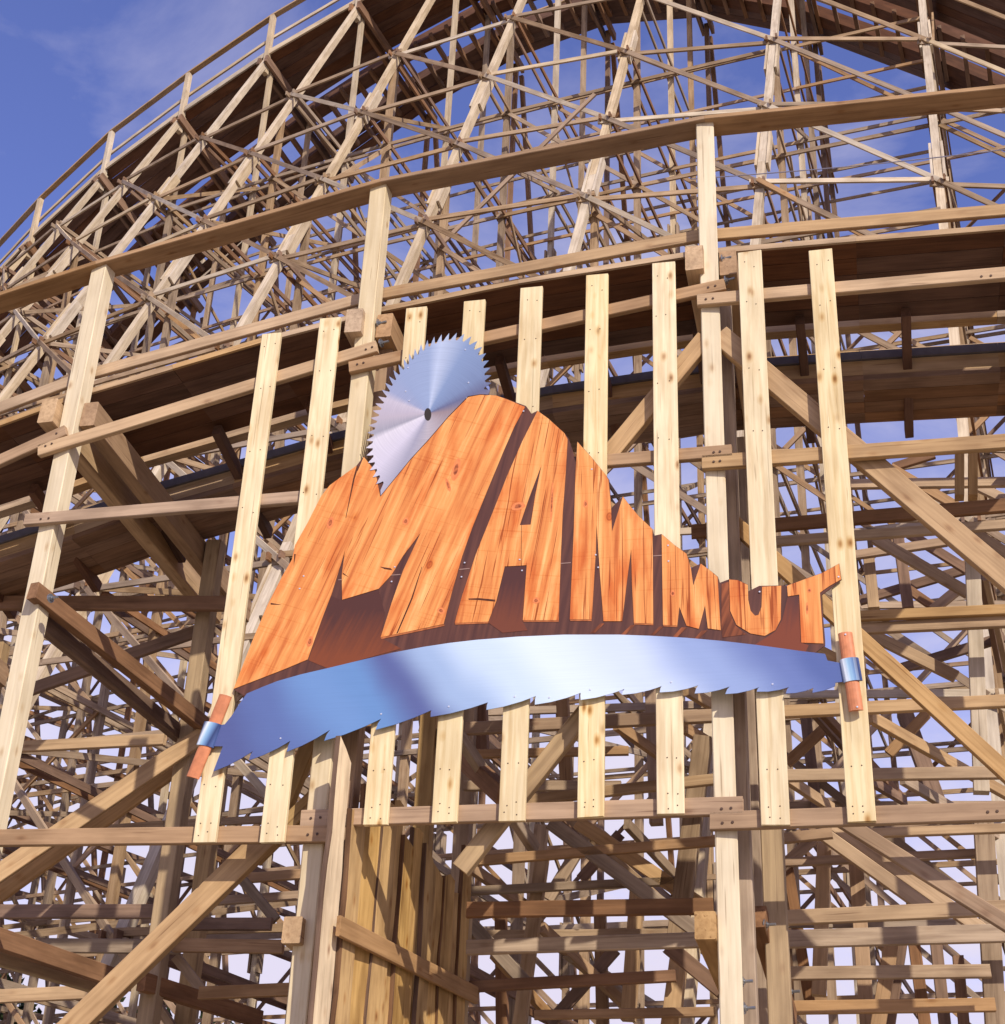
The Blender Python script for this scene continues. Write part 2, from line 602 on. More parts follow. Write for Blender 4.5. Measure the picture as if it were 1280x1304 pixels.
            if t.z - z > 12:
                hp.add('face_brace', in_at(i, -5.6, z if n % 2 else z2), in_at(i + 1, -5.6, z2 if n % 2 else z), 0.04, 0.085, 'chord')
                hp.add('girt', in_at(i, -5.6, z - 1.4), in_at(i + 1, -5.6, z - 1.4), 0.04, 0.085, 'grey')
            if (i + n) % 2 == 0:
                hp.add('face_brace', in_at(i, 4.7, z2), in_at(i + 1, 4.7, z), 0.04, 0.085, 'brown')
    # the track on top: outer catwalk, two laminated rails, cross ties, inner catwalk and handrails
    def sect(off, dz):
        return in_at(i, off, t.z + dz - BANK[i] * off), in_at(i + 1, off, t2.z + dz - BANK[i + 1] * off)
    mid = (o + o2).normalized()
    for k in range(6):
        a, b = sect(0.05 + 0.30 * k, 0.0)
        hp.add('catwalk_plank', a, b, 0.285 * math.hypot(1, BANK[i]), 0.05, 'dark', ref=(ZUP - mid * BANK[i]).normalized())
    a, b = sect(-0.13, 0.0)
    hp.add('catwalk_edge', a, b, 0.05, 0.16, 'legw')
    for off in (2.1, 3.2):
        a, b = sect(off, 0.02)
        hp.add('rail_stack', a, b, 0.42, 0.3, 'dark')
        a, b = sect(off, 0.19)
        hp.add('running_steel', a, b, 0.2, 0.035, 'black')
    for k in range(2):
        a, b = sect(3.65 + 0.3 * k, 0.0)
        hp.add('catwalk_plank', a, b, 0.285, 0.05, 'dark')
    for off in (-0.02, 4.15):
        a, b = sect(off - .08, 1.47)
        hp.add('handrail', a, b, 0.16, 0.05, 'tan')
        a, b = sect(off, 0.7)
        hp.add('midrail', a, b, 0.05, 0.1, 'legw')
    for k in range(6):
        f = (k + 0.5) / 6
        a = in_at(i, 1.8, t.z - 0.17 - BANK[i] * 1.8).lerp(in_at(i + 1, 1.8, t2.z - 0.17 - BANK[i + 1] * 1.8), f)
        b = in_at(i, 3.6, t.z - 0.17 - BANK[i] * 3.6).lerp(in_at(i + 1, 3.6, t2.z - 0.17 - BANK[i + 1] * 3.6), f)
        hp.add('cross_tie', a, b, 0.1, 0.15, 'brown')
for i in range(I0, I1 + 1):
    t, o = HP[i]
    tg = tang(i)
    for s in (-1, 1):
        hp.add('ledger', t + o * 0.32 + tg * s * 0.13 - ZUP * 0.38, in_at(i, 4.3, t.z - 0.38 - BANK[i] * 4.3) + tg * s * 0.13, 0.09, 0.26, 'brown')
    q = in_at(i, 4.15, t.z - BANK[i] * 4.15)
    hp.add('handrail_post', q, q + ZUP * 1.45, 0.12, 0.12, 'legw', ref=o)
hp.flush()

# ------------------------------------------------------------------ near trestle
tr = empty('timber_trestle', at(0, 1.5, 0), 'near timber trestle carrying a dark-bottomed track right across the middle, behind the pale planks', 'roller coaster')
tp = Pile(tr)
TA = tp.add


def px(name, x1, y1, x2, y2, d, w, h, mat, d2=None, ref=ZUP):
    """a member whose outer face runs from (x1, y1) to (x2, y2); its face lies d behind the plank fronts"""
    a, b = W(x1, y1, d), W(x2, y2, d if d2 is None else d2)
    back = NRM * (w / 2)
    TA(name, a - back, b - back, w, h, mat, ref=ref, ch=0.006)


def post_at(x, y, d, ztop, w, mat, yaw=TILT, zbot=0.0, dpt=None):
    p = W(x, y, d + w / 2)
    n = Vector((-math.sin(yaw), -math.cos(yaw), 0))
    TA('post', Vector((p.x, p.y, ztop)), Vector((p.x, p.y, zbot)), w, dpt or w, mat, ref=n, ch=0.008)
    return uc(p)


CF = 0.045                # front of the beams that carry the planks
PF = CF + 0.06            # front of the posts
zt = lambda x, y, d: W(x, y, d).z
u1 = post_at(97, 520, PF, zt(121, 338, PF), 0.17, 'post', rad(21))
u2 = post_at(480, 300, PF, zt(484, 234, PF), 0.17, 'post', rad(18))
u3 = post_at(908, 500, PF, zt(897, 152, PF), 0.165, 'post', rad(9.5))
u4 = u3 + 3.05
u0 = u1 - 3.0
TA('post', at(u4, PF + .085, 11.55), at(u4, PF + .085, 0), .17, .17, 'post', ref=NRM, ch=.008)
TA('post', at(u0, PF + .085, 10.1), at(u0, PF + .085, 0), .17, .17, 'post', ref=NRM, ch=.008)

# beams nailed to the posts' fronts
CH = 0.135
px('chord', -150, 1068, 421, 1061, CF, .06, CH, 'chord')
px('chord', 383, 1042, 946, 1025, CF, .06, CH, 'chord')
px('chord', 904, 1045, 1420, 1027, CF, .06, CH, 'chord')
px('chord', -120, 673, -40, 668, CF, .06, CH, 'chord')
px('chord', 31, 661, 560, 617, CF, .06, .115, 'chord')
px('chord', 520, 605, 932, 573, CF, .06, .115, 'chord')
px('chord', 894, 588, 1420, 551, CF, .06, .13, 'tan')
px('chord', -150, 652, 83, 547, CF, .06, .12, 'chord')
px('chord', 48, 573, 479, 440, CF, .06, .125, 'tan')
px('chord', 444, 467, 923, 361, CF, .06, .12, 'chord')
px('chord', 888, 381, 1420, 334, CF, .06, .12, 'tan')
# middle rail on the backs of the posts
MR = PF + .175
px('midrail', -140, 570, 109, 477, MR, .05, .125, 'tan')
px('midrail', 92, 481, 489, 371, MR + .052, .05, .125, 'tan')
px('midrail', 470, 376, 900, 297, MR, .05, .125, 'tan')
px('midrail', 880, 300, 1420, 254, MR + .052, .05, .125, 'tan')
# handrail boards lying on the post tops
hr = [(-150, 425), (121, 337), (484, 232), (897, 152), (1420, 98)]
for (x1, y1), (x2, y2) in zip(hr, hr[1:]):
    a, b = W(x1, y1, PF - .05), W(x2, y2, PF - .05)
    TA('handrail', a - NRM * .13 + ZUP * .03, b - NRM * .13 + ZUP * .03, .26, .05, 'chord', ch=.006)

# catwalk profile: the front edge of its boards
edge = [(-140, 586), (0, 540), (108, 501), (220, 468), (334, 434), (480, 396), (660, 359), (874, 325), (914, 320), (1090, 305), (1280, 290), (1420, 280)]
CE = PF + .24
prof = [W(x, y, CE) for x, y in edge]
prof = [(uc(p), p.z) for p in prof]


def zc(u):
    for (a, za), (b, zb) in zip(prof, prof[1:]):
        if u <= b:
            return za + (zb - za) * (u - a) / (b - a)
    return prof[-1][1]


US = [p[0] for p in prof]
for a, b in zip(US, US[1:]):
    A = lambda d, dz: at(a, d, zc(a) + dz)
    B = lambda d, dz: at(b, d, zc(b) + dz)
    for k in range(5):
        TA('catwalk_plank', A(CE + .12 + .245 * k, 0), B(CE + .12 + .245 * k, 0), .236, .05, 'dark')
    TA('catwalk_edge', A(CE + .0, 0), B(CE + .0, 0), .03, .055, 'tan')
    # outer rail of the track, then the inner rail with its running steel
    TA('rail_stack', A(1.72, .02), B(1.72, .02), .13, .1, 'tan')
    for k in range(4):
        TA('rail_stack', A(2.10 + .205 * k, -.40), B(2.10 + .205 * k, -.40), .198, .06, 'brown')
    TA('rail_side', A(2.03, -.29), B(2.03, -.29), .06, .16, 'tan')
    TA('running_steel', A(2.10, -.16), B(2.10, -.16), .26, .09, 'black')
    TA('midrail', A(3.0, .5), B(3.0, .5), .05, .12, 'tan')
k = US[0]
while k < US[-1]:
    zz = zc(k) - .14
    if k > -4.6:
        TA('rivet', at(k, 1.955, zz), at(k, 1.975, zz), .022, .022, 'grey')
    k += .42
k = US[0]
while k < US[-1]:
    z = zc(k)
    TA('cross_tie', at(k, 1.35, z - .12), at(k, 2.95, z - .50), .085, .13, 'dark', ch=.006)
    k += .98
# ledgers carrying the track: a heavy pair at every post
for j, (u, (sx, sy)) in enumerate([(u0, (None, None)), (u1, (60, 522)), (u2, (450, 407)), (u3, (884, 327)), (u4, (None, None))]):
    if sx:
        p = W(sx, sy, .02); z = p.z; ul = uc(p)
    else:
        z = zc(u) - .2; ul = u - .19
    TA('ledger', at(ul, .03, z), at(ul, 4.2, z - .25), .16, .27, 'tan', ch=.008)
    TA('ledger', at(u + .17, PF + .05, z), at(u + .17, 4.2, z - .25), .15, .27, 'chord', ch=.008)
for sx, sy, u in ((372, 1184, u2), (898, 1178, u3)):
    p = W(sx, sy, .03)
    TA('ledger', at(uc(p), .03, p.z), at(uc(p), 3.6, p.z - .15), .15, .2, 'tan', ch=.008)
# inner rows of posts
for u, d, zt_, m in [(u1 + .35, 2.85, 9.0, 'olive'), (u1 + .05, 4.3, 9.0, 'olive'), (u2 + .05, 2.85, 9.3, 'olive'), (u2 + .05, 4.3, 9.2, 'grey'), (u3 + .0, 2.6, 9.6, 'grey'),
                     (u3 + .0, 4.3, 9.5, 'grey'), (u3 + .30, .75, 9.4, 'olive'), (u3 + .08, .42, 9.9, 'grey'), (u4, 2.85, 9.8, 'grey'), (u0, 2.85, 8.6, 'olive'), (u0, 4.3, 8.6, 'olive'), (u2 + .12, .42, 9.7, 'chord')]:
    TA('post', at(u, d, zt_), at(u, d, 0), .17, .17, m, ref=NRM, ch=.008)
# raking members seen left: paired diagonals running inwards from the first post
def span(name, x1, y1, d1, x2, y2, d2, w, h, mat, ref=ZUP):
    TA(name, W(x1, y1, d1), W(x2, y2, d2), w, h, mat, ref=ref, ch=.006)


span('brace', 42, 752, .0, 268, 930, 2.9, .10, .16, 'brown')
span('brace', 40, 782, .25, 232, 938, 2.9, .10, .16, 'brown')
span('brace', -60, 768, 2.7, 288, 769, 2.6, .07, .16, 'brown')
span('brace', 275, 925, 2.8, -60, 1152, 1.9, .08, .17, 'tan')
span('brace', 262, 950, 3.05, -60, 1180, 2.2, .08, .17, 'tan')
span('brace', 20, 885, 3.0, 262, 800, 3.0, .06, .14, 'brown')
span('brace', 70, 1330, .35, 342, 1066, .35, .09, .20, 'tan')
span('brace', -30, 1186, .6, 152, 1248, 2.8, .09, .17, 'brown')
span('brace', -30, 1212, .9, 140, 1262, 3.0, .09, .12, 'olive')
span('brace', 180, 1250, 2.6, 330, 1298, 4.6, .09, .17, 'brown')
span('brace', 10, 952, 3.1, 210, 942, 3.1, .06, .12, 'tan')
span('brace', 0, 1161, 3.3, 214, 1161, 3.3, .06, .14, 'brown')
span('brace', 50, 1204, 3.4, 230, 1206, 3.4, .06, .14, 'grey')
span('brace', -20, 1270, 3.2, 130, 1263, 3.2, .06, .13, 'tan')
span('brace', 222, 1204, 3.0, 361, 1206, 3.0, .06, .13, 'chord')
span('brace', 240, 1177, 3.2, 346, 1177, 3.2, .06, .12, 'brown')
span('brace', 292, 1120, 3.6, 390, 1113, 3.6, .06, .10, 'chord')
span('brace', 268, 1148, 3.9, 388, 1140, 3.9, .06, .09, 'chord')
span('brace', 254, 1265, 3.0, 376, 1260, 3.0, .06, .12, 'chord')
span('brace', 300, 1110, 3.3, 352, 1172, 3.3, .05, .10, 'grey')
span('brace', 224, 1218, 3.6, 258, 1262, 3.6, .05, .10, 'grey')
# front bracing
px('brace', 898, 428, 775, 578, PF + .02, .09, .16, 'tan')
px('brace', 915, 424, 1300, 748, PF + .02, .09, .19, 'tan')
px('brace', 760, 886, 585, 1106, PF + .1, .09, .14, 'olive')
px('brace', 930, 660, 1310, 1008, PF + .3, .07, .13, 'tan')
px('brace', 1060, 1036, 1330, 1205, PF + .3, .07, .11, 'chord')
px('brace', 905, 420, 600, 780, PF + .3, .08, .13, 'olive')
px('brace', 410, 1004, 320, 1092, PF + .3, .09, .14, 'olive')
px('brace', 395, 940, 345, 1060, PF + .6, .09, .14, 'olive')
px('brace', 965, 1165, 1005, 1300, .5, .11, .2, 'brown', d2=1.6)
px('brace', 640, 1010, 540, 920, 1.4, .12, .17, 'brown', d2=3.2)
px('brace', 560, 900, 680, 1080, 1.2, .08, .12, 'grey', d2=2.8)
px('brace', 700, 1046, 905, 1198, 2.6, .07, .13, 'grey')
px('brace', 735, 1046, 890, 1150, 3.2, .07, .13, 'tan')
px('brace', 850, 1204, 920, 1262, 2.2, .07, .13, 'brown')
px('brace', 1050, 1062, 1180, 1155, 2.4, .07, .12, 'tan')
px('brace', 1055, 1045, 1260, 1190, 2.9, .07, .12, 'tan')
px('brace', 690, 1085, 660, 1304, 3.3, .12, .12, 'grey')
px('brace', 590, 1166, 668, 1250, 2.8, .06, .12, 'grey')
px('brace', 700, 715, 700, 716, 2.8, .06, .12, 'grey')
# lengthwise rails of the inner rows, right of the sign and below it
for x1, y1, x2, y2, d, h, m in [
    (880, 676, 1330, 638, 2.7, .14, 'brown'), (960, 690, 1330, 663, 2.75, .10, 'tan'), (1080, 784, 1330, 773, 2.7, .10, 'tan'), (1080, 800, 1330, 788, 2.75, .11, 'grey'),
    (594, 1158, 908, 1153, 1.2, .125, 'brown'), (594, 1206, 896, 1196, 1.6, .12, 'grey'), (594, 1256, 860, 1242, 2.6, .10, 'brown'), (680, 1292, 910, 1288, 2.6, .08, 'chord'),
    (592, 927, 915, 910, 2.2, .12, 'chord'), (670, 1018, 958, 986, 2.6, .10, 'grey'), (600, 1096, 985, 1064, 2.6, .09, 'chord'), (594, 1134, 880, 1120, 3.2, .08, 'grey'),
    (985, 906, 1330, 889, 1.9, .11, 'tan'), (985, 987, 1330, 982, 2.6, .11, 'tan'), (978, 1169, 1330, 1153, 1.9, .12, 'tan'), (978, 1196, 1330, 1186, 2.6, .15, 'grey'),
    (1000, 1239, 1262, 1236, 2.7, .11, 'grey'), (978, 1283, 1268, 1279, 2.7, .11, 'chord'), (985, 1068, 1060, 1060, 2.2, .09, 'chord'), (1110, 1060, 1330, 1052, 2.6, .08, 'tan'), (985, 1098, 1260, 1085, 3.2, .08, 'chord'),
    (590, 1000, 790, 1000, 3.4, .10, 'grey'), (560, 960, 800, 955, 3.6, .09, 'chord')]:
    px('rail', x1, y1, x2, y2, d, .06, h, m)
# ties running inwards and the bracing of the rows behind
for x1, y1, d1, x2, y2, d2, h, m in [
    (798, 1049, 3.6, 876, 1132, 5.2, .11, 'grey'), (600, 1105, 3.2, 690, 1168, 4.6, .11, 'chord'), (588, 946, 3.6, 660, 1012, 5.0, .12, 'grey'), (784, 922, 3.4, 846, 966, 4.8, .12, 'chord'),
    (873, 878, 3.2, 920, 906, 4.4, .12, 'tan'), (870, 926, 3.6, 916, 954, 4.8, .12, 'chord'), (690, 1181, 3.6, 810, 1292, 5.2, .11, 'chord'), (720, 1212, 4.0, 812, 1285, 5.4, .11, 'grey'),
    (628, 1214, 3.8, 700, 1294, 5.0, .11, 'chord'), (597, 1172, 4.2, 668, 1246, 5.4, .12, 'grey'), (1108, 913, 2.8, 1290, 1016, 5.2, .12, 'tan'), (1149, 992, 3.6, 1290, 1075, 5.6, .11, 'grey'),
    (1050, 1064, 3.2, 1176, 1151, 5.0, .12, 'tan'), (1064, 1056, 3.6, 1204, 1152, 5.4, .11, 'chord'), (1000, 990, 3.2, 1060, 1030, 4.4, .11, 'tan'), (1108, 994, 4.0, 1152, 1020, 5.0, .10, 'brown'),
    (1048, 908, 3.6, 1148, 1016, 5.4, .10, 'brown'), (1030, 900, 4.0, 1110, 990, 5.4, .10, 'brown'), (1114, 686, 3.8, 1234, 756, 3.8, .12, 'tan'), (1158, 680, 5.2, 1232, 726, 5.2, .11, 'brown'),
    (1095, 765, 5.6, 1234, 724, 5.6, .11, 'brown'), (1144, 684, 5.0, 1157, 776, 5.0, .12, 'brown'), (1106, 706, 4.6, 1113, 776, 4.6, .12, 'tan'), (1105, 806, 3.6, 1218, 862, 3.6, .12, 'tan'),
    (1149, 851, 5.2, 1280, 811, 5.2, .11, 'brown'), (1090, 707, 4.4, 1206, 690, 4.4, .10, 'chord'), (1156, 750, 5.4, 1194, 776, 5.4, .10, 'brown'), (1226, 746, 5.0, 1188, 777, 5.0, .11, 'chord'),
    (1084, 617, 4.0, 1300, 614, 4.0, .11, 'tan'), (1138, 595, 5.2, 1190, 579, 5.2, .10, 'brown'), (1134, 596, 4.8, 1220, 646, 4.8, .11, 'chord'), (1246, 620, 4.4, 1300, 646, 4.4, .11, 'tan'),
    (1234, 676, 3.6, 1300, 716, 3.6, .12, 'tan'), (1249, 734, 4.2, 1273, 852, 5.6, .11, 'brown'), (1255, 734, 4.0, 1282, 852, 5.4, .11, 'grey'), (1000, 806, 3.6, 1104, 860, 3.6, .11, 'tan'),
    (1002, 972, 4.6, 1052, 926, 4.6, .11, 'chord'), (1132, 960, 4.8, 1180, 909, 4.8, .11, 'chord'), (979, 1119, 4.6, 1046, 1060, 4.6, .11, 'chord'), (784, 1209, 4.6, 700, 1304, 4.6, .12, 'brown'),
    (750, 1060, 4.8, 698, 1146, 4.8, .13, 'grey'), (790, 1062, 5.6, 740, 1120, 5.6, .12, 'brown'), (960, 930, 5.0, 912, 985, 5.0, .11, 'chord'),
    (1152, 908, 5.6, 1199, 1036, 5.6, .17, 'brown'), (1026, 912, 5.2, 1041, 1040, 5.2, .12, 'brown'), (1050, 1076, 3.6, 1043, 1268, 3.6, .13, 'tan'), (1090, 1100, 4.4, 1106, 1320, 4.4, .14, 'chord'),
    (1164, 1200, 5.4, 1180, 1320, 5.4, .12, 'brown'), (1192, 1200, 5.6, 1205, 1320, 5.6, .12, 'brown'), (1220, 1218, 5.6, 1229, 1320, 5.6, .11, 'brown'), (1002, 1094, 5.4, 1031, 1275, 5.4, .11, 'brown'),
    (1136, 1200, 3.6, 1116, 1320, 3.6, .13, 'chord'), (1148, 1200, 3.8, 1130, 1320, 3.8, .11, 'brown'), (540, 900, 4.2, 556, 1040, 4.2, .13, 'grey'), (690, 1052, 4.2, 678, 1170, 4.2, .13, 'tan'),
    (612, 880, 4.4, 616, 1000, 4.4, .13, 'brown'), (716, 880, 4.6, 722, 1000, 4.6, .13, 'chord'), (764, 1150, 5.0, 768, 1310, 5.0, .12, 'chord'), (812, 1130, 4.6, 800, 1300, 4.6, .14, 'tan'),
    (830, 880, 5.2, 836, 1050, 5.2, .14, 'chord'), (638, 1160, 5.2, 640, 1310, 5.2, .12, 'brown'), (896, 940, 3.0, 862, 1200, 3.0, .17, 'grey'), (866, 1214, 2.8, 852, 1320, 2.8, .15, 'tan'),
    (1252, 1040, 3.0, 1270, 1340, 3.0, .17, 'grey'), (1238, 700, 3.2, 1250, 1010, 3.2, .14, 'legw')]:
    a, b = W(x1, y1, d1), W(x2, y2, d2)
    nm = 'post' if abs((b - a).normalized().z) > .93 else 'tie' if abs(d2 - d1) > 1 else 'brace'
    TA(nm, a, b, .06 if nm != 'post' else h, h, m, ref=NRM if nm == 'post' else ZUP, ch=.005)
for xs in (1222, 1239):
    TA('splice_plate', W(xs, 577, 3.1), W(xs, 634, 3.1), .09, .15, 'tan', ref=NRM, ch=.005)
tp.flush()

# bolts with washers on the sides of the posts
def bolt(x, y, d):
    c = W(x, y, d)
    ax = (DIR + NRM * 0.25).normalized()
    y_ = ZUP.cross(ax).normalized()
    z_ = ax.cross(y_)
    v, f = [], []

    def cyl(r0, x0, x1, n):
        o = len(v)
        for xx in (x0, x1):
            for k in range(n):
                a = 2 * math.pi * k / n
                v.append((xx, math.cos(a) * r0, math.sin(a) * r0))
        f.append(tuple(o + k for k in range(n))[::-1]); f.append(tuple(o + n + k for k in range(n)))
        for k in range(n):
            q = (k + 1) % n
            f.append((o + k, o + q, o + n + q, o + n + k))
    cyl(.042, 0, .008, 12); cyl(.022, .008, .026, 6); cyl(.011, .026, .085, 8)
    mw = Matrix(((ax.x, y_.x, z_.x, c.x), (ax.y, y_.y, z_.y, c.y), (ax.z, y_.z, z_.z, c.z), (0, 0, 0, 1)))
    mesh_obj('bolt', v, f, MAT['steel'], tr, mw=mw)


for x, y, d in [(94, 517, PF + .06), (87, 543, PF + .06), (482, 412, PF + .06), (485, 437, PF + .06), (920, 330, PF + .07), (924, 357, PF + .07), (64, 762, .0), (944, 1250, PF + .07), (947, 1284, PF + .07), (974, 1178, .55), (1005, 1263, 1.3)]:
    bolt(x, y, d)

def head(x, y, d, r, parent, name, mat):
    c = W(x, y, d) + NRM * .001
    v, f = [], []
    for k in range(6):
        a = math.pi * k / 3
        v.append((math.cos(a) * r, math.sin(a) * r, 0))
    for k in range(6):
        a = math.pi * k / 3
        v.append((math.cos(a) * r * .8, math.sin(a) * r * .8, r * .5))
    f.append(tuple(range(6, 12)))
    for k in range(6):
        q = (k + 1) % 6
        f.append((k, q, 6 + q, 6 + k))
    mw = Matrix(((DIR.x, 0, NRM.x, c.x), (DIR.y, 0, NRM.y, c.y), (DIR.z, 1, NRM.z, c.z), (0, 0, 0, 1)))
    return mesh_obj(name, v, f, mat, parent, mw=mw)


MAT['rust'] = plain('rusty_bolt_head', (92, 72, 62), .6, .4)
for x, y in [(919, 1030), (931, 1029), (920, 1048), (933, 1047), (396, 1042), (408, 1041), (392, 1063), (404, 1062), (58, 568), (66, 565), (52, 661), (62, 660), (466, 445), (474, 442), (455, 464), (463, 462), (902, 366), (911, 364), (899, 381), (908, 380), (909, 576), (917, 575), (909, 588), (917, 587), (72, 552), (1250, 352), (1262, 351), (1258, 1034), (1270, 1033)]:
    head(x, y, CF, .012, tr, 'bolt_head', MAT['rust'])

# ------------------------------------------------------------------ pale planks the sign is screwed to
PLK = [((335, 425), (359, 424), 1072, 258, 'leftmost pale pine plank, reaching furthest down left beside the left saw handle'),
       ((408, 405), (434, 404), 1072, 345, 'second pale pine plank from the left, ending on the lower left beam'),
       ((517, 392), (543, 391), 1050, 478, 'pale pine plank whose top stands just left of the round saw blade'),
       ((592, 383), (619, 382), 1047, 564, 'pale pine plank whose top shows right behind the round saw blade'),
       ((664, 366), (692, 365), 1045, 650, 'pale pine plank rising above the gap between the first two letters'),
       ((747, 350), (775, 349), 1040, 751, 'pale pine plank in the middle, above the third letter'),
       ((828, 335), (857, 334), 1036, 857, 'pale pine plank above the fourth letter, left of the front post'),
       ((940, 320), (970, 320), 1050, 987, 'second pale pine plank from the right, behind the letter U'),
       ((1031, 318), (1061, 317), 1046, 1096, 'rightmost pale pine plank, behind the right saw handle')]
for (tl, trr, yb, xb, lab) in PLK:
    w = (W(*trr) - W(*tl)).length
    tm = ((tl[0] + trr[0]) / 2, (tl[1] + trr[1]) / 2)
    a, b = W(*tm), W(xb, yb)
    b = (b + Vector((a.x, a.y, b.z))) / 2
    a = Vector((b.x, b.y, a.z))
    back = NRM * .02
    v, f = beam_geo((b - a).length, w, .042, .004)
    o = mesh_obj('pine_plank', v, f, MAT['pine'], None, mw=beam_mw(a - back, b - back, NRM))
    o['label'] = lab
    o['category'] = 'plank'
    o['group'] = 'pale planks holding the sign'
    bpy.context.view_layer.update()
    fx = lambda y: (tm[0] + (xb - tm[0]) * (y - tm[1]) / (yb - tm[1]))
    ytop = tm[1]
    for yy in (ytop + 16, ytop + 68, ytop + 150, ytop + 225, yb - 22, yb - 70, yb - 10):
        for dx in (-7, 6):
            head(fx(yy) + dx + random.uniform(-2, 2), yy + random.uniform(-4, 4), 0, .006, o, 'nail', MAT['rust'])

# ------------------------------------------------------------------ sign
SO = W(680, 700, -.03)
sign = empty('coaster_sign', SO, 'cut-out sign of orange wooden letters above a long blue saw, with round saw blade', 'sign')


def S2(pts, d=-.03):
    out = []
    for x, y in pts:
        p = W(x, y, d) - SO
        out.append((p.dot(DIR), p.z))
    return out


def board(name, pts, mat, z0, thick, d=-.03):
    return prism(name, S2(pts, d), thick, mat, sign, SO, DIR, ZUP, NRM, z0)


def print_wood(name, ang, crack=.3):
    m, t, b = new_mat(name, 0.42)
    N, LK = t.nodes.new, t.links.new
    tc = N('ShaderNodeTexCoord')
    mr = N('ShaderNodeMapping'); mr.inputs['Rotation'].default_value = (0, 0, ang)
    LK(tc.outputs['Object'], mr.inputs[0])
    mg = N('ShaderNodeMapping'); mg.inputs['Scale'].default_value = (9, 0.45, 1)
    LK(mr.outputs[0], mg.inputs[0])
    n1 = N('ShaderNodeTexNoise'); n1.inputs['Scale'].default_value = 1.7; n1.inputs['Detail'].default_value = 6; n1.inputs['Roughness'].default_value = .6; n1.inputs['Distortion'].default_value = .5
    LK(mg.outputs[0], n1.inputs['Vector'])
    r1 = ramp(t, [(0.27, lin((180, 94, 46))), (0.41, lin((208, 128, 68))), (0.54, lin((226, 152, 86))), (0.72, lin((244, 186, 120)))])
    LK(n1.outputs[0], r1.inputs[0])
    # red heartwood patches
    mp_ = N('ShaderNodeMapping'); mp_.inputs['Scale'].default_value = (3.2, 1.1, 1)
    LK(mr.outputs[0], mp_.inputs[0])
    n2 = N('ShaderNodeTexNoise'); n2.inputs['Scale'].default_value = 1.3; n2.inputs['Detail'].default_value = 4
    LK(mp_.outputs[0], n2.inputs['Vector'])
    r2 = ramp(t, [(0.50, (1, 1, 1)), (0.66, (0.84, 0.56, 0.42))])
    LK(n2.outputs[0], r2.inputs[0])
    m2 = N('ShaderNodeMix'); m2.data_type = 'RGBA'; m2.blend_type = 'MULTIPLY'; m2.inputs['Factor'].default_value = 1
    LK(r1.outputs[0], m2.inputs['A']); LK(r2.outputs[0], m2.inputs['B'])
    # fine dark cracks along the grain
    mc = N('ShaderNodeMapping'); mc.inputs['Scale'].default_value = (40, 0.9, 1)
    LK(mr.outputs[0], mc.inputs[0])
    n3 = N('ShaderNodeTexNoise'); n3.inputs['Scale'].default_value = 1.0; n3.inputs['Detail'].default_value = 2; n3.inputs['Distortion'].default_value = .8
    LK(mc.outputs[0], n3.inputs['Vector'])
    r3 = ramp(t, [(crack, (0.42, 0.21, 0.11)), (crack + .06, (1, 1, 1))])
    LK(n3.outputs[0], r3.inputs[0])
    m3 = N('ShaderNodeMix'); m3.data_type = 'RGBA'; m3.blend_type = 'MULTIPLY'; m3.inputs['Factor'].default_value = .9
    LK(m2.outputs['Result'], m3.inputs['A']); LK(r3.outputs[0], m3.inputs['B'])
    # saw marks across the grain
    mx = N('ShaderNodeMapping'); mx.inputs['Scale'].default_value = (1.4, 55, 1)
    LK(mr.outputs[0], mx.inputs[0])
    n4 = N('ShaderNodeTexNoise'); n4.inputs['Scale'].default_value = 1.0; n4.inputs['Detail'].default_value = 2
    LK(mx.outputs[0], n4.inputs['Vector'])
    r4 = ramp(t, [(0.30, (0.86, 0.74, 0.6)), (0.40, (1, 1, 1))])
    LK(n4.outputs[0], r4.inputs[0])
    m4 = N('ShaderNodeMix'); m4.data_type = 'RGBA'; m4.blend_type = 'MULTIPLY'; m4.inputs['Factor'].default_value = .8
    LK(m3.outputs['Result'], m4.inputs['A']); LK(r4.outputs[0], m4.inputs['B'])
    # knots
    mk = N('ShaderNodeMapping'); mk.inputs['Scale'].default_value = (2.6, 1.7, 0); mk.inputs['Location'].default_value = (.3, .7, 0)
    LK(mr.outputs[0], mk.inputs[0])
    vo = N('ShaderNodeTexVoronoi'); vo.inputs['Scale'].default_value = 1.0
    LK(mk.outputs[0], vo.inputs['Vector'])
    rk = ramp(t, [(0.0, (0.30, 0.12, 0.05)), (0.035, (0.75, 0.42, 0.25)), (0.06, (0.45, 0.2, 0.1)), (0.075, (0.9, 0.72, 0.55)), (0.13, (1, 1, 1))])
    LK(vo.outputs['Distance'], rk.inputs[0])
    m5 = N('ShaderNodeMix'); m5.data_type = 'RGBA'; m5.blend_type = 'MULTIPLY'; m5.inputs['Factor'].default_value = .85
    LK(m4.outputs['Result'], m5.inputs['A']); LK(rk.outputs[0], m5.inputs['B'])
    LK(m5.outputs['Result'], b.inputs['Base Color'])
    return m


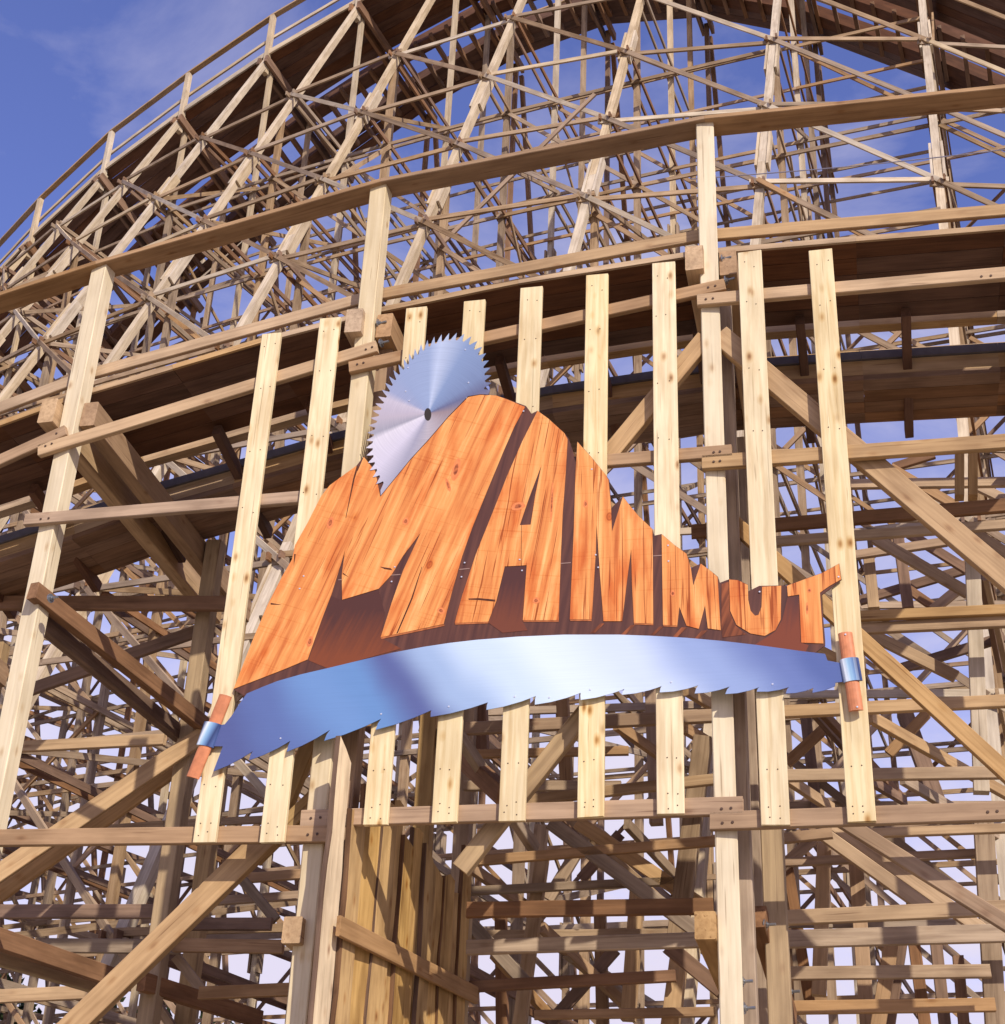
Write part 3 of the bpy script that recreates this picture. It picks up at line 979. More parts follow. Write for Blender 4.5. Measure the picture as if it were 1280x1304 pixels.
def print_flat(name, c1, c2, ang, lo=.35, hi=.65, sx=14, sy=.8):
    m, t, b = new_mat(name, 0.42)
    N, LK = t.nodes.new, t.links.new
    tc = N('ShaderNodeTexCoord')
    mr = N('ShaderNodeMapping'); mr.inputs['Rotation'].default_value = (0, 0, ang)
    mg = N('ShaderNodeMapping'); mg.inputs['Scale'].default_value = (sx, sy, 1)
    LK(tc.outputs['Object'], mr.inputs[0]); LK(mr.outputs[0], mg.inputs[0])
    n1 = N('ShaderNodeTexNoise'); n1.inputs['Scale'].default_value = 1.6; n1.inputs['Detail'].default_value = 5
    LK(mg.outputs[0], n1.inputs['Vector'])
    r = ramp(t, [(lo, lin(c1)), (hi, lin(c2))])
    LK(n1.outputs[0], r.inputs[0]); LK(r.outputs[0], b.inputs['Base Color'])
    return m




def grad_print(name, ytop, ybot, c1, c2, ang):
    m, t, b = new_mat(name, 0.42)
    N, LK = t.nodes.new, t.links.new
    v0, v1 = S2([(640, ytop)])[0][1], S2([(640, ybot)])[0][1]
    tc = N('ShaderNodeTexCoord')
    sx = N('ShaderNodeSeparateXYZ'); LK(tc.outputs['Object'], sx.inputs[0])
    mr0 = N('ShaderNodeMapping'); mr0.inputs['Rotation'].default_value = (0, 0, ang); LK(tc.outputs['Object'], mr0.inputs[0])
    mg = N('ShaderNodeMapping'); mg.inputs['Scale'].default_value = (16, 1.2, 1); LK(mr0.outputs[0], mg.inputs[0])
    n = N('ShaderNodeTexNoise'); n.inputs['Scale'].default_value = 1.8; n.inputs['Detail'].default_value = 5; LK(mg.outputs[0], n.inputs['Vector'])
    mr = N('ShaderNodeMapRange'); mr.inputs['From Min'].default_value = v0; mr.inputs['From Max'].default_value = v1; mr.inputs['To Min'].default_value = -.35; mr.inputs['To Max'].default_value = .65
    LK(sx.outputs['Y'], mr.inputs['Value'])
    ad = N('ShaderNodeMath'); ad.operation = 'ADD'; LK(mr.outputs[0], ad.inputs[0]); LK(n.outputs[0], ad.inputs[1])
    r = ramp(t, [(.25, lin(c1)), (1.0, lin(c2))]); LK(ad.outputs[0], r.inputs[0])
    LK(r.outputs[0], b.inputs['Base Color'])
    return m


mM = print_wood('printed_orange_wood_slanted', rad(20))
mA = print_wood('printed_orange_wood_leaning', rad(8), .36)
mV = print_wood('printed_orange_wood_upright', rad(0), .35)
mDK = print_flat('printed_dark_side', (74, 46, 42), (104, 66, 54), rad(10), .3, .7)
mRD = print_flat('printed_red_brown_side', (84, 44, 30), (150, 84, 50), rad(24))
mBT = print_flat('printed_brown_underside', (84, 46, 38), (112, 64, 50), rad(60))

base = [(297.6, 878), (321, 817.7), (341, 770), (360, 733), (372, 713), (376, 694), (392, 665.6), (409, 632), (420, 618), (432.6, 608.5), (454, 593), (463.5, 581), (476, 600), (500, 606), (523, 584), (546, 559), (571, 530), (596.5, 504.5),
        (612, 502), (632, 503.5), (647, 508.5), (670, 517), (677, 526.7), (684.6, 523), (698, 532.5), (719, 551.5), (724, 558), (729, 572), (733, 589), (735.4, 562), (753.7, 582.5), (771, 604), (776, 611), (778.5, 647),
        (793.4, 632), (803, 644.5), (814, 657.5), (831, 673.5), (833.5, 682), (842.7, 680), (858.5, 693.5), (874.4, 705), (880, 723.4), (892.5, 717.5), (906, 727.5), (914.5, 734.5), (917, 742), (928.7, 737.5), (940, 738.5), (952.5, 744.5),
        (953, 753), (967, 746), (995, 745.5), (1002, 745.5), (1024, 737.6), (1046.5, 729.6), (1069, 717.5), (1072, 738), (1057, 750), (1046, 758), (1051, 815), (1051, 822), (1037, 832), (1000, 838), (900, 836), (760, 836), (640, 836), (540, 846), (440, 866), (380, 878), (318, 892)]
board('sign_panel', base, mDK, 0.0, .012)
LET = {
    'letter_m': (mM, [(297.8, 877.5), (321, 818), (341, 770.5), (360, 733.5), (372, 713), (376, 694.5), (392, 666), (409, 632.5), (420, 618.5), (432.6, 609), (454, 593.5), (455.5, 601), (463.5, 582), (478, 600), (484.5, 633), (523, 586), (546, 561), (571, 532), (596.5, 506),
                 (612, 502.8), (632, 504), (647, 509.3), (668.6, 518.5), (655, 544), (642, 573.5), (622, 621.6), (601.6, 672), (589, 707.6), (576, 753), (565, 795), (520, 804.5), (485, 811.8), (499, 768), (513.5, 727), (536, 678.6), (513.5, 708), (499, 732), (482.5, 750), (436, 764), (435.5, 732), (439.7, 701), (422, 758), (409, 791.5), (392, 840), (361, 853)]),
    'letter_u': (mV, [(928.7, 738.3), (930, 778), (938, 796), (956, 807), (974, 810), (987.6, 802.7), (994.4, 789), (995, 746.2), (970.7, 747.5), (970, 773), (966, 783.5), (961.6, 784.3), (956, 778), (953, 764), (952.5, 745.3), (940, 739.2)]),
    'letter_t': (mV, [(1002.4, 746.3), (1003.5, 759.7), (1018, 757.4), (1020.5, 818.6), (1048.8, 819.7), (1044.3, 755), (1055.6, 747), (1071.3, 738), (1068.8, 718.2), (1046.5, 730.3), (1024, 738.3)]),
}
# the letter A is cut with its eye by joining the outline to the hole along a seam
A_out = [(579, 793.6), (589, 758), (606.6, 705), (627, 654.5), (647, 604), (665, 563), (677.5, 538), (684.8, 523.5), (698, 533), (719, 552), (723, 559.6), (720.5, 604), (716.7, 654.5), (714, 718), (711.6, 790), (666, 790), (671, 720), (643, 721.5), (632, 766), (622, 792)]
A_hole = [(662, 669), (676, 668.4), (682, 630), (690, 592), (674, 634)]
k = 3
M2L = [(725.8, 789), (729, 718), (731, 673), (733, 604), (735.5, 563), (753.7, 583), (771, 604.4), (775, 611), (778.4, 647), (779.5, 677.5), (793.4, 632.6), (803, 645), (814, 658), (831, 674), (831.5, 712), (832, 794.6), (807.4, 793.5), (805, 744), (804, 699), (800, 729), (792.4, 791.3), (768.7, 791.3), (764.4, 733), (760, 669), (759, 701), (753.7, 789)]
M3L = [(844.5, 796), (842.8, 680.6), (858.5, 694), (874.4, 705.5), (880, 723.8), (883, 746), (892.5, 718), (906, 728), (914, 735), (918, 802.7), (901.6, 800.5), (898, 771), (890, 801), (874.4, 797), (865.3, 773), (862.6, 797)]
ZL = .005
board('letter', LET['letter_m'][1], mM, ZL, .0045)['label'] = 'large slanting first letter M'
# letter A: outline with the eye reached through a hair-thin seam up the crossbar
A_full = A_out[:-5] + [(666, 790), (671, 720), (664.2, 720.4), (664.6, 669.0), (676, 668.4), (682, 630), (690, 592), (674, 634), (662, 669), (663.9, 669.0), (663.5, 720.5), (643, 721.5), (632, 766), (622, 792)]
board('letter', A_full, mA, ZL, .0045)['label'] = 'letter A'
board('letter', M2L, mV, ZL, .0045)['label'] = 'middle-sized letter M'
board('letter', M3L, mV, ZL, .0045)['label'] = 'smallest letter M'
board('letter', LET['letter_u'][1], mV, ZL, .0045)['label'] = 'letter U'
board('letter', LET['letter_t'][1], mV, ZL, .0045)['label'] = 'letter T with a rising arm'
# printed sides of the letters that catch the light
mGM = grad_print('printed_side_of_m', 762, 838, (80, 48, 42), (124, 66, 40), rad(24))
board('printed_side', [(409, 792), (421.5, 759), (436, 764.5), (482, 751), (490, 780), (485.5, 812.5), (511, 826), (419, 852), (393, 841)], mGM, .0026, .002)
mGA = grad_print('printed_side_of_a', 735, 800, (80, 48, 44), (112, 62, 44), rad(10))
board('printed_side', [(622, 793), (632.5, 767), (643.5, 722), (670.5, 721), (665.5, 791), (672, 803), (640, 806)], mGA, .0026, .002)
mGT = grad_print('printed_side_of_t', 770, 830, (84, 50, 46), (120, 62, 42), rad(8))
board('printed_side', [(996, 790), (1003, 761), (1017, 759), (1019.5, 818), (1030, 822), (1024, 834), (960, 822), (976, 812), (988, 804)], mGT, .0026, .002)
board('printed_side', [(919, 744), (928, 741), (929, 778), (936, 796), (950, 808), (920, 812), (918.8, 802)], mRD, .0024, .002)
board('printed_underside', [(299, 879), (361, 854), (392, 841), (418, 852), (318, 890)], mDK, .0028, .002)
for q in [[(765, 794), (770, 794), (758, 806), (752, 806)], [(804, 796), (809, 796), (795, 810), (789, 810)], [(840, 798), (845, 798), (832, 810), (827, 810)], [(868, 799), (875, 799), (862, 812), (857, 811)], [(894, 803), (901, 803), (888, 815), (883, 815)]]:
    board('printed_side', q, mRD, .0026, .002)
# thin joint between the upper and lower sheets of the panel
mSE = plain('panel_joint', (150, 120, 110), .5)
for (x1, y1), (x2, y2) in [((431, 738.5), (436, 738)), ((497, 732.6), (510, 731.6)), ((585, 725.2), (598, 724)), ((714, 717.6), (727, 716.6)), ((832, 708), (843, 707.2))]:
    board('panel_joint', [(x1, y1 - .5), (x2, y2 - .5), (x2, y2 + .6), (x1, y1 + .6)], mSE, .0022, .002)

mBV = print_flat('printed_lower_edge', (150, 84, 48), (186, 112, 66), 0)
for q in [[(485, 812), (566, 795.4), (566, 797.2), (486, 814)], [(579, 793.8), (622, 792.2), (622, 794), (580, 795.6)], [(666, 790.2), (711.6, 790.2), (711.8, 792), (667, 792)], [(726, 789.2), (753.5, 789.2), (753.5, 791), (726.5, 791)], [(807.4, 793.7), (832, 794.8), (832, 796.4), (807.6, 795.4)], [(844.6, 796.2), (862.6, 797.2), (862.6, 798.8), (845, 797.8)]]:
    board('lower_edge', q, mBV, .0034, .0026)

# cracks sawn into the letters: slim dark cuts
mCR = print_flat('printed_crack', (70, 36, 22), (96, 52, 30), 0)
for c in [[(454.5, 594), (457, 594), (452, 610), (441, 660), (440.4, 660), (450, 610)], [(505, 807), (507, 806.5), (526, 762), (538, 722), (537.4, 722), (524, 762)], [(597, 762.5), (610, 762), (631, 764), (631, 766.4), (612, 764.6), (597, 764)], [(345, 768), (359, 770.5), (345, 770.3)], [(484, 722), (498, 724), (500, 726.5), (490, 725)], [(437, 729.5), (444, 735), (437, 731.5)], [(375, 706), (377, 706), (374.5, 721)]]:
    board('printed_crack', c, mCR, ZL + .0012, .001)

# knots printed on the letters
mKN = print_flat('printed_knot', (120, 58, 34), (198, 112, 66), 0, .3, .7, 22, 22)
mKR = print_flat('printed_knot_halo', (206, 116, 70), (228, 140, 84), 0, .3, .7, 14, 14)


def knot(x, y, rx, ry, tilt):
    def el(k):
        return [(x + rx * k * (1 + .1 * math.sin(3 * a)) * math.cos(a) * math.cos(tilt) - ry * k * math.sin(a) * math.sin(tilt), y + rx * k * math.cos(a) * math.sin(tilt) + ry * k * math.sin(a) * math.cos(tilt)) for a in [2 * math.pi * q / 14 for q in range(14)]]
    h = board('printed_knot', el(1), mKR, ZL + .0008, .0007)
    c = board('knot_core', el(.5), mKN, ZL + .0014, .0007)
    me_ = c.matrix_world.copy(); c.parent = h; bpy.context.view_layer.update(); c.matrix_world = me_


for q in [(581, 598, 5, 15, .25), (571, 618, 2.5, 9, -.3), (660, 645, 9, 5, -.25), (683, 765, 4.5, 4, 0), (517, 664, 4, 5, .3), (421, 666, 4, 8, .3), (395, 817, 4, 7, .3), (746, 642, 3, 5, 0), (857, 756, 3, 4, 0), (1031, 752, 2.5, 3, 0), (562, 778, 5, 4, .5), (1003 + 25, 775, 1.6, 8, 0), (703, 640, 1.6, 26, .05)]:
    knot(*q)

# round saw blade: printed disc with hooked teeth, cut off along the letter's slope
tip = [(485, 625), (477.5, 614), (471.5, 600), (467.5, 584), (466.3, 568), (468.5, 551), (471.3, 537), (475.6, 523), (480, 510), (485.3, 500), (491.4, 487.6), (499, 475), (510, 462.5), (520.5, 452), (530, 443.5), (540, 436.5), (550.5, 430.5), (561, 427), (571, 425), (581, 424.6), (590, 425.3), (598, 427.5), (605, 432), (612, 439), (617.5, 447), (621.5, 455), (624.3, 465), (626, 476), (626.3, 487), (624.8, 498)]
HUB = (546.3, 527)


def resample(pts, n):
    d = [0]
    for a, b in zip(pts, pts[1:]):
        d.append(d[-1] + math.hypot(a[0] - b[0], a[1] - b[1]))
    out = []
    for k in range(n):
        s = d[-1] * k / (n - 1)
        j = 0
        while j < len(d) - 2 and d[j + 1] < s:
            j += 1
        f = (s - d[j]) / (d[j + 1] - d[j])
        out.append((pts[j][0] + (pts[j + 1][0] - pts[j][0]) * f, pts[j][1] + (pts[j + 1][1] - pts[j][1]) * f))
    return out


NT = 38
tt = resample(tip, NT)
outline = []
for j in range(NT - 1):
    a, b = tt[j], tt[j + 1]
    def inward(p, q):
        l = math.hypot(HUB[0] - p[0], HUB[1] - p[1])
        return (p[0] + (HUB[0] - p[0]) * q / l, p[1] + (HUB[1] - p[1]) * q / l)
    outline.append(a)
    m_ = (a[0] + (b[0] - a[0]) * .18, a[1] + (b[1] - a[1]) * .18)
    outline.append(inward(m_, 9.4))
    m_ = (a[0] + (b[0] - a[0]) * .42, a[1] + (b[1] - a[1]) * .42)
    outline.append(inward(m_, 9.8))
    m_ = (a[0] + (b[0] - a[0]) * .7, a[1] + (b[1] - a[1]) * .7)
    outline.append(inward(m_, 4.6))
outline.append(tt[-1])
outline += [(622, 503.2), (612, 502.6), (596.5, 505.2), (571, 531.2), (546, 560.3), (523, 585.3), (485.2, 631.6)]


def blade_mat():
    m, t, b = new_mat('printed_brushed_disc', 0.35)
    N, LK = t.nodes.new, t.links.new
    hub = S2([HUB])[0]
    tc = N('ShaderNodeTexCoord')
    mp_ = N('ShaderNodeMapping'); mp_.inputs['Location'].default_value = (-hub[0], -hub[1], 0)
    LK(tc.outputs['Object'], mp_.inputs[0])
    sx = N('ShaderNodeSeparateXYZ'); LK(mp_.outputs[0], sx.inputs[0])
    at2 = N('ShaderNodeMath'); at2.operation = 'ARCTAN2'
    LK(sx.outputs['Y'], at2.inputs[0]); LK(sx.outputs['X'], at2.inputs[1])
    mr = N('ShaderNodeMapRange'); mr.inputs['From Min'].default_value = -math.pi; mr.inputs['From Max'].default_value = math.pi
    LK(at2.outputs[0], mr.inputs['Value'])
    # angle 0 = left, .25 = down, .5 = right, .75 = up
    st = [(0.0, (176, 167, 179)), (0.05, (153, 151, 164)), (0.07, (207, 202, 212)), (0.14, (198, 193, 208)), (0.19, (154, 152, 170)), (0.25, (174, 166, 174)), (0.5, (143, 127, 132)), (0.56, (99, 103, 134)), (0.60, (115, 130, 164)), (0.68, (126, 144, 179)), (0.72, (165, 177, 202)), (0.735, (174, 186, 211)), (0.76, (143, 158, 190)), (0.84, (140, 154, 187)), (0.90, (146, 154, 184)), (0.93, (186, 179, 192)), (0.97, (178, 170, 184)), (1.0, (176, 167, 179))]
    r = ramp(t, [(p, lin(c)) for p, c in st])
    LK(mr.outputs[0], r.inputs[0])
    # fine printed brushing in rings around the hub
    ln = N('ShaderNodeVectorMath'); ln.operation = 'LENGTH'; LK(mp_.outputs[0], ln.inputs[0])
    cmb = N('ShaderNodeCombineXYZ'); LK(mr.outputs[0], cmb.inputs[0]); LK(ln.outputs['Value'], cmb.inputs[1])
    sc = N('ShaderNodeMapping'); sc.inputs['Scale'].default_value = (6, 160, 1); LK(cmb.outputs[0], sc.inputs[0])
    n = N('ShaderNodeTexNoise'); n.inputs['Scale'].default_value = 1; n.inputs['Detail'].default_value = 3; LK(sc.outputs[0], n.inputs['Vector'])
    rr = ramp(t, [(.3, (.90, .90, .92)), (.7, (1.06, 1.06, 1.06))]); LK(n.outputs[0], rr.inputs[0])
    mm = N('ShaderNodeMix'); mm.data_type = 'RGBA'; mm.blend_type = 'MULTIPLY'; mm.inputs['Factor'].default_value = 1
    LK(r.outputs[0], mm.inputs['A']); LK(rr.outputs[0], mm.inputs['B'])
    LK(mm.outputs['Result'], b.inputs['Base Color'])
    return m


blade = board('saw_blade', outline, blade_mat(), .010, .004)
mHO = plain('printed_hub_hole', (52, 44, 40), .5)
hole = [(HUB[0] - 1 + 5.6 * math.cos(a) * .75 + 2.6 * math.sin(a) * .6, HUB[1] + 1.5 + 7.6 * math.sin(a) - 3.0 * math.cos(a) * .9) for a in [2 * math.pi * q / 18 for q in range(18)]]
hh = board('hub_hole', hole, mHO, .0112, .001)
mw_ = hh.matrix_world.copy(); hh.parent = blade; hh.matrix_parent_inverse = Matrix(); bpy.context.view_layer.update(); hh.matrix_world = mw_

# long two-man saw
top = [(315, 884), (335, 875.5), (354, 868), (384, 859.5), (418, 851.6), (462, 841), (500, 832), (540, 824.5), (573, 819.5), (607, 815.6), (660, 811.5), (718, 809), (789, 809), (830, 810.5), (874, 813), (920, 817), (963, 822), (1000, 827), (1021, 830), (1051, 833.5), (1054, 842), (1073, 845.5)]
teeth = [((1036.5, 876.6), (1035, 883)), ((1005, 875.7), (1001, 883.8)), ((967.5, 875.7), (964, 881.5)), ((929.6, 875), (924, 884.6)), ((889.6, 873.5), (885, 883.8)), ((843, 874.4), (840.6, 882.4)), ((796, 878), (792.5, 885.5)), ((740, 883), (740, 892)), ((683, 887), (681.6, 898)), ((622, 895), (620, 904.7)), ((550, 905), (549, 913.6)), ((486, 916), (479, 930)), ((421, 930), (413.5, 944)), ((370.6, 944), (366, 958)), ((323, 957), (317.6, 969))]
# walk from left to right: tip, curved back rising to the gullet on its right, drop to the next tip
lr = [(272.5, 983)]
gl = [t_[0] for t_ in teeth][::-1]
tl_ = [t_[1] for t_ in teeth][::-1]
cur = (272.5, 983)
for g, nt in zip(gl, tl_):
    for f in (.35, .7, .9):
        x = cur[0] + (g[0] - cur[0]) * f
        y = cur[1] + (g[1] - cur[1]) * f + 2.2 * math.sin(math.pi * f)
        lr.append((x, y))
    lr.append(g)
    lr.append(((g[0] + nt[0]) / 2 + .8 - 1.2, (g[1] + nt[1]) / 2 - 1.2))
    lr.append(nt)
    cur = nt
lr += [(1050, 880), (1064, 874.5), (1064, 870)]
left_end = [(272.5, 983), (284.6, 951), (266, 951), (273, 926), (287, 923), (296, 912), (305, 898)]
saw = top + [(1075, 868.8)] + lr[::-1] + left_end[1:]


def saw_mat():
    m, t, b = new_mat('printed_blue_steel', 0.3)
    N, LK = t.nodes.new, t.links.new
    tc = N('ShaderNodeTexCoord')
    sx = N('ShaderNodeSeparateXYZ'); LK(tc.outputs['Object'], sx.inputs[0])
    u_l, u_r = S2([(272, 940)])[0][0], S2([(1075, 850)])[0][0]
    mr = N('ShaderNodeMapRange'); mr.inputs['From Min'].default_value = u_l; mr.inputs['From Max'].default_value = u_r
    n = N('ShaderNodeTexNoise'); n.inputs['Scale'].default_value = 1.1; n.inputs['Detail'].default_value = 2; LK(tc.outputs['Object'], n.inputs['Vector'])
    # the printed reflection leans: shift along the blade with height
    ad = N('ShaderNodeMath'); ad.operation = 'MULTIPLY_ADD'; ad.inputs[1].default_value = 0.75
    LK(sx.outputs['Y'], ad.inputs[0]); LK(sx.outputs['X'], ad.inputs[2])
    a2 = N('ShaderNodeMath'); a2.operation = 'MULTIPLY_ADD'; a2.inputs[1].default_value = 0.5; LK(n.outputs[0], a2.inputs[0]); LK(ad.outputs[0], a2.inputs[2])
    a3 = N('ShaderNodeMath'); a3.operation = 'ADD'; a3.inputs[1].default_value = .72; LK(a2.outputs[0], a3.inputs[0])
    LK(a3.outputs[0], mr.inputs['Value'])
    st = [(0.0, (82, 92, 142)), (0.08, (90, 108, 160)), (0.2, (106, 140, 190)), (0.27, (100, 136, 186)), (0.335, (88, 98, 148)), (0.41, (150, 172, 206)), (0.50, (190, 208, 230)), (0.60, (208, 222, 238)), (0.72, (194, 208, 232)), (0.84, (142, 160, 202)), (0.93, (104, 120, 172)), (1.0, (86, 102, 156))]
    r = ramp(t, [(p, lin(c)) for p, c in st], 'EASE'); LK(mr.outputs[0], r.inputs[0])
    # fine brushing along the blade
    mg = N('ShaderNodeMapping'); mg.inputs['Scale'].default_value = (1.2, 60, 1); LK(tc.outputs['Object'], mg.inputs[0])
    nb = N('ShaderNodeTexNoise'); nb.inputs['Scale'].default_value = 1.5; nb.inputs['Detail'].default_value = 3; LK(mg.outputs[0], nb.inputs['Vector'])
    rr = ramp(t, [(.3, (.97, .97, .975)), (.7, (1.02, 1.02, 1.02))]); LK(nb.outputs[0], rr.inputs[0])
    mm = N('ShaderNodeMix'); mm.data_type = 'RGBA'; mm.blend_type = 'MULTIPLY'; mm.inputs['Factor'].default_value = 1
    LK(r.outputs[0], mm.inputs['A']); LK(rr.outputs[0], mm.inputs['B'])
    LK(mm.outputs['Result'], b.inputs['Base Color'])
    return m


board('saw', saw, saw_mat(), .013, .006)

# saw handles: rounded, with a steel ferrule
mHD = plain('printed_handle_wood', (198, 126, 88), .5, noise=.18, scale=14)


def ferrule_mat(name, xc, yc, slope):
    m, t, b = new_mat(name, 0.3)
    N, LK = t.nodes.new, t.links.new
    c = S2([(xc, yc)])[0]
    tc = N('ShaderNodeTexCoord'); sx = N('ShaderNodeSeparateXYZ'); LK(tc.outputs['Object'], sx.inputs[0])
    ma = N('ShaderNodeMath'); ma.operation = 'MULTIPLY_ADD'; ma.inputs[1].default_value = slope
    LK(sx.outputs['Y'], ma.inputs[0]); LK(sx.outputs['X'], ma.inputs[2])
    k = c[0] + slope * c[1]
    mr = N('ShaderNodeMapRange'); mr.inputs['From Min'].default_value = k - .08; mr.inputs['From Max'].default_value = k + .08
    LK(ma.outputs[0], mr.inputs['Value'])
    r = ramp(t, [(0, lin((70, 90, 130))), (.22, lin((226, 234, 244))), (.42, lin((150, 186, 214))), (.62, lin((104, 136, 180))), (.82, lin((46, 60, 104))), (1, lin((74, 92, 140)))])
    LK(mr.outputs[0], r.inputs[0]); LK(r.outputs[0], b.inputs['Base Color'])
    return m




def half_round(name, p, q, wpx, mat, z0, parent=sign, depth_=.03, n=8):
    a, b = S2([p])[0], S2([q])[0]
    ax = Vector((b[0] - a[0], b[1] - a[1], 0)); ln = ax.length; ax.normalize()
    sd_ = Vector((-ax.y, ax.x, 0))
    r = wpx / 155.0 / 2
    v, f = [], []
    for e in (0, ln):
        for k in range(n + 1):
            th = math.pi * k / n
            c = Vector((a[0], a[1], z0)) + ax * e + sd_ * (r * math.cos(th)) + Vector((0, 0, depth_ * math.sin(th)))
            v.append(c)
    m = n + 1
    for k in range(n):
        f.append((k, k + 1, m + k + 1, m + k))
    f.append((0, m, m + n, n))
    f.append(tuple(range(m))[::-1]); f.append(tuple(range(m, 2 * m)))
    mw = Matrix(((DIR.x, 0, NRM.x, SO.x), (DIR.y, 0, NRM.y, SO.y), (DIR.z, 1, NRM.z, SO.z), (0, 0, 0, 1)))
    bpy.context.view_layer.update()
    return mesh_obj(name, v, f, mat, parent, mw=mw, smooth=False)


hl = half_round('saw_handle', (288.5, 887), (246.5, 991.5), 18, mHD, .014)
hr_ = half_round('saw_handle', (1076.5, 807.5), (1090.5, 906.5), 16.5, mHD, .014)
half_round('ferrule', (272, 922), (262, 951.5), 24, ferrule_mat('printed_left_ferrule', 267, 937, -.4), .0125, hl, depth_=.038)
half_round('ferrule', (1081.5, 840.5), (1086.5, 869.5), 22, ferrule_mat('printed_right_ferrule', 1084, 855, .16), .0125, hr_, depth_=.038)

# screw heads
def screw(x, y, z):
    c = W(x, y, -.03) + NRM * z
    v, f = [], []
    n = 8
    for k in range(n):
        a = 2 * math.pi * k / n
        v.append((math.cos(a) * .0085, math.sin(a) * .0085, 0))
    for k in range(n):
        a = 2 * math.pi * k / n
        v.append((math.cos(a) * .006, math.sin(a) * .006, .004))
    f.append(tuple(range(n, 2 * n)))
    for k in range(n):
        q = (k + 1) % n
        f.append((k, q, n + q, n + k))
    mw = Matrix(((DIR.x, 0, NRM.x, c.x), (DIR.y, 0, NRM.y, c.y), (DIR.z, 1, NRM.z, c.z), (0, 0, 0, 1)))
    mesh_obj('screw', v, f, MAT['screw'], sign, mw=mw)


for x, y in [(382, 750), (387, 734), (503, 722.5), (499, 741), (592, 717), (588, 735), (662, 713), (665, 727), (754, 598), (759, 707), (762, 723), (851, 695), (851.5, 715), (594, 507), (667, 524), (1068, 735), (967.5, 754)]:
    screw(x, y, .006)
for x, y in [(517, 499), (521.5, 511), (593, 446), (597, 488), (520, 469)]:
    screw(x, y, .0105)
for x, y in [(358, 941), (486, 910), (572, 900.5), (656, 888), (752, 879), (855, 869.5), (984, 872), (700, 889)]:
    screw(x, y, .0135)
screw(1077, 811, .046); screw(1092, 903, .046)

# ------------------------------------------------------------------ fence of sawn slabs at the bottom
fa = W(425, 1180, -.1)
fb = WZ(600, 1268, fa.z)
fdir = (fb - fa); flen = fdir.length; fdir.normalize()
fn = Vector((fdir.y, -fdir.x, 0))
if fn.dot(EYE - fa) < 0:
    fn = -fn
fence = empty('slab_fence', (fa.x, fa.y, 0), 'fence of upright raw-edged wooden slabs with jagged tops at the bottom of the photo', 'fence')


def fence_s(x, y):
    """distance along the fence and height of the point seen at (x, y)"""
    r = ray(x, y)
    p = EYE + r * ((fa - EYE).dot(fn) / r.dot(fn))
    return (p - fa).dot(fdir), p.z


#  left px, right px (both at y about 1150), top point (x, y), slant of the top
slabs = [(415, 435, (438, 938), -.6, 'paleslab'), (437, 456, (462, 1040), .2, 'slab'), (456, 477, (486, 1010), .1, 'slab'), (477, 496, (498, 1030), .1, 'slab'), (496, 508, (508, 1020), .0, 'slab'), (507, 522, (518, 1066), -.25, 'slab'), (521, 535, (531, 1055), .05, 'slab'), (536, 551, (546, 1077), -.7, 'slab'), (550, 565, (563, 1103), -.4, 'slab'), (564, 576, (574, 1120), .0, 'slab'), (576, 586, (583, 1140), .2, 'slab'), (586, 597, (594, 1078), -.3, 'slab')]


def upright(m):
    c = m.copy(); c.name = m.name + '_upright'
    for n in c.node_tree.nodes:
        if n.type == 'MAPPING':
            q = n.inputs['Scale'].default_value
            n.inputs['Scale'].default_value = (q[1], q[0], q[2])
    return c


UPM = {k: upright(MAT[k]) for k in ('slab', 'paleslab', 'bark')}
for j, (xl, xr, (tx, ty), sl, m) in enumerate(slabs):
    s0, _ = fence_s(xl, 1150); s1, _ = fence_s(xr, 1150)
    _, zt_ = fence_s(tx, ty)
    w = s1 - s0
    off = (-.02, .012, -.012, .014)[j % 4]
    NP = 22
    wl = random.uniform(0, 6); wr = random.uniform(0, 6)
    lft, rgt, brk = [], [], []
    for q in range(NP + 1):
        z = zt_ * q / NP
        e = s0 + .014 * math.sin(z * 2.7 + wl) + .008 * math.sin(z * 7 + wr)
        brk.append((e + random.uniform(-.008, .006), z))
        lft.append((e + .016 + random.uniform(-.004, .008), z))
        rgt.append((s1 + .012 * math.sin(z * 2.3 + wr) + random.uniform(-.007, .007), z))
    rgt[-1] = (rgt[-1][0], zt_ + sl * w)
    poly = lft + [((lft[-1][0] + rgt[-1][0]) / 2, zt_ + sl * w * .5 + random.uniform(0, .04))] + rgt[::-1]
    yaw = random.uniform(-.07, .07)
    fx = (fdir + fn * yaw).normalized(); fz = (fn - fdir * yaw).normalized()
    org = Vector((fa.x, fa.y, 0)) + fn * off + fdir * (s0 + w / 2) - fx * (s0 + w / 2)
    o = prism('board', poly, .032, UPM[m], fence, org, fx, ZUP, fz)
    mwo = o.matrix_world.copy()
    e = prism('bark_edge', brk + lft[::-1], .034, UPM['bark'], fence, org - fz * .002, fx, ZUP, fz)
    me_ = e.matrix_world.copy()
    e.parent = o
    bpy.context.view_layer.update()
    e.matrix_world = me_
ra, rb = fa + fn * .05, fb + fn * .05
beam('rail', ra - fdir * .02, rb, .035, .15, 'chord', fence)
beam('rail', ra - ZUP * 1.6, rb - ZUP * 1.6, .035, .15, 'olive', fence)
beam('fence_post', Vector((rb.x, rb.y, 0)) - fn * .14, rb + ZUP * 0.8 - fn * .14, .1, .1, 'olive', fence, ref=fn)

